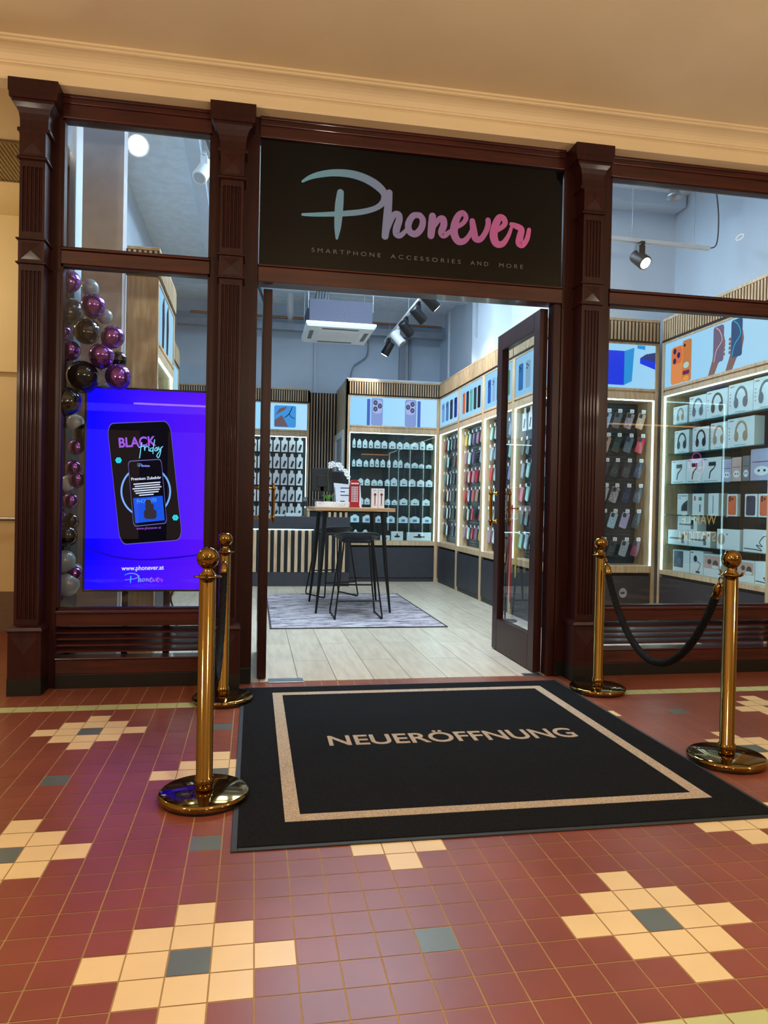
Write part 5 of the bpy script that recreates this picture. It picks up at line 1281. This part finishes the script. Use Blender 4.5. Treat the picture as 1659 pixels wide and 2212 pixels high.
m_ = MB(); m_.tube([(-0.25 + 0, 0.9, 3.95), (0.35, 6.4, 3.95)], 0.02, 8); tag(m_.build('ceiling_rail', pbr('rail_dark', (60, 64, 72), 0.5)), 'dark rail under the ceiling seen in the upper left window', 'rail')
spotlight(-0.25, 1.45, 3.946, (-0.3, -0.5, -0.8), 'white spotlight at the right of the upper left window', whitepl, False)
spotlight(-0.79, 1.6, 4.236, (0.17, -0.9, -0.42), 'glaring white spotlight in the upper left window', whitepl, True, ln=0.13, power=SPOT_W * 0.4).scale = (1.5, 1.5, 1.5)
dl = thing('downlight', (4.31, 1.1, 3.52), 0, 'pale oval light ring on the wall in the upper right window', 'light')
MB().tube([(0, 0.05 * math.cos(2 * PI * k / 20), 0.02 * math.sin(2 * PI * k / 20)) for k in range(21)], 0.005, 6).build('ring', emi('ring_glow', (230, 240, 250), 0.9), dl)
sp_l = emi('shop_fill_panel', (200, 226, 250), SHOP_FILL)
for i, (x, y) in enumerate(((0.75, 1.2), (1.75, 1.2), (0.75, 2.7), (1.75, 2.9))):
    fill_panel(x, y, 4.22, 0.6, 1.1, sp_l, 'unseen cool ceiling panel added to light the shop', 'added shop ceiling panels')
# small round sticker on the case cabinet
st_ = thing('round_sticker', (3.63, 1.722, 0.345), 0, 'small round white sticker on the dark cupboard in the right window', 'sticker')
MB().prism(ell(0, 0, 0.040, 0.046, 28), -0.0005, 0.0015).build('disc', pbr('sticker_white', (160, 164, 170), 0.5), st_)
text('print', '580', 0.030, dark_ink, st_, (-0.028, -0.0012, -0.010), bold=0.001)

# lanyard stand in front of the nearest case bay
ls = thing('lanyard_stand', (2.66, 2.25, 0), 0, 'thin black display stand for phone cords behind the open glass door', 'display stand')
MB().lathe([(0.12, 0.002), (0.12, 0.010), (0.015, 0.014)], n=28).build('base', blackm, ls)
MB().tube([(0, 0, 0.012), (0, 0, 1.12)], 0.009, 10).build('pole', blackm, ls)
MB().tube([(0, -0.30, 1.12), (0, 0.30, 1.12)], 0.007, 10).build('bar', blackm, ls)
for i, (dy, ln, c, w) in enumerate(((-0.26, 0.62, 'yellow', 'yellow'), (-0.13, 0.86, 'red', 'red'), (-0.05, 0.80, 'wine', 'dark red'), (0.08, 0.70, 'dark green', 'dark green'), (0.17, 0.88, 'pink', 'pink'), (0.26, 0.76, 'black', 'black'))):
    lt = thing('phone_lanyard', (2.66, 2.25 + dy, 1.12), 0, '%s phone cord hanging from the thin stand behind the glass door' % w, 'lanyard', 'phone cords on the stand')
    m_ = MB(); m_.tube(spline([(-0.008, 0, 0.0), (-0.012, -0.012, -ln * 0.5), (-0.004, -0.006, -ln), (0.004, 0.006, -ln), (0.012, 0.012, -ln * 0.5), (0.008, 0, 0.0), (-0.002, 0, 0.011), (-0.008, 0, 0.0)], 6), 0.0055, 6); m_.build('cord', CM[c], lt)
    MB().box(-0.014, 0.014, -0.002, 0.002, -0.10, -0.04).build('card_tag', card, lt)

# pictures belong to their light box, screen pictures to the display, handles to the leaf
for o in list(COL.objects):
    p = o.parent
    if not p or p.parent: continue
    base = o.name.split('.')[0]
    host = None
    if p.name.startswith('display_cabinet') and base.endswith('picture'): host = 'light_box'
    elif p.name.startswith('advertising_screen') and base not in ('housing', 'stand', 'display'): host = 'display'
    elif p.name.startswith('door_') and base == 'handle': host = 'leaf_frame'
    elif p.name.startswith('air_conditioner') and base in ('intake_grille', 'air_slot'): host = 'panel'
    elif p.name.startswith('telephone_box') and base in ('window', 'top_sign'): host = 'body'
    if host:
        for c in p.children:
            if c.name.split('.')[0] == host: o.parent = c; break
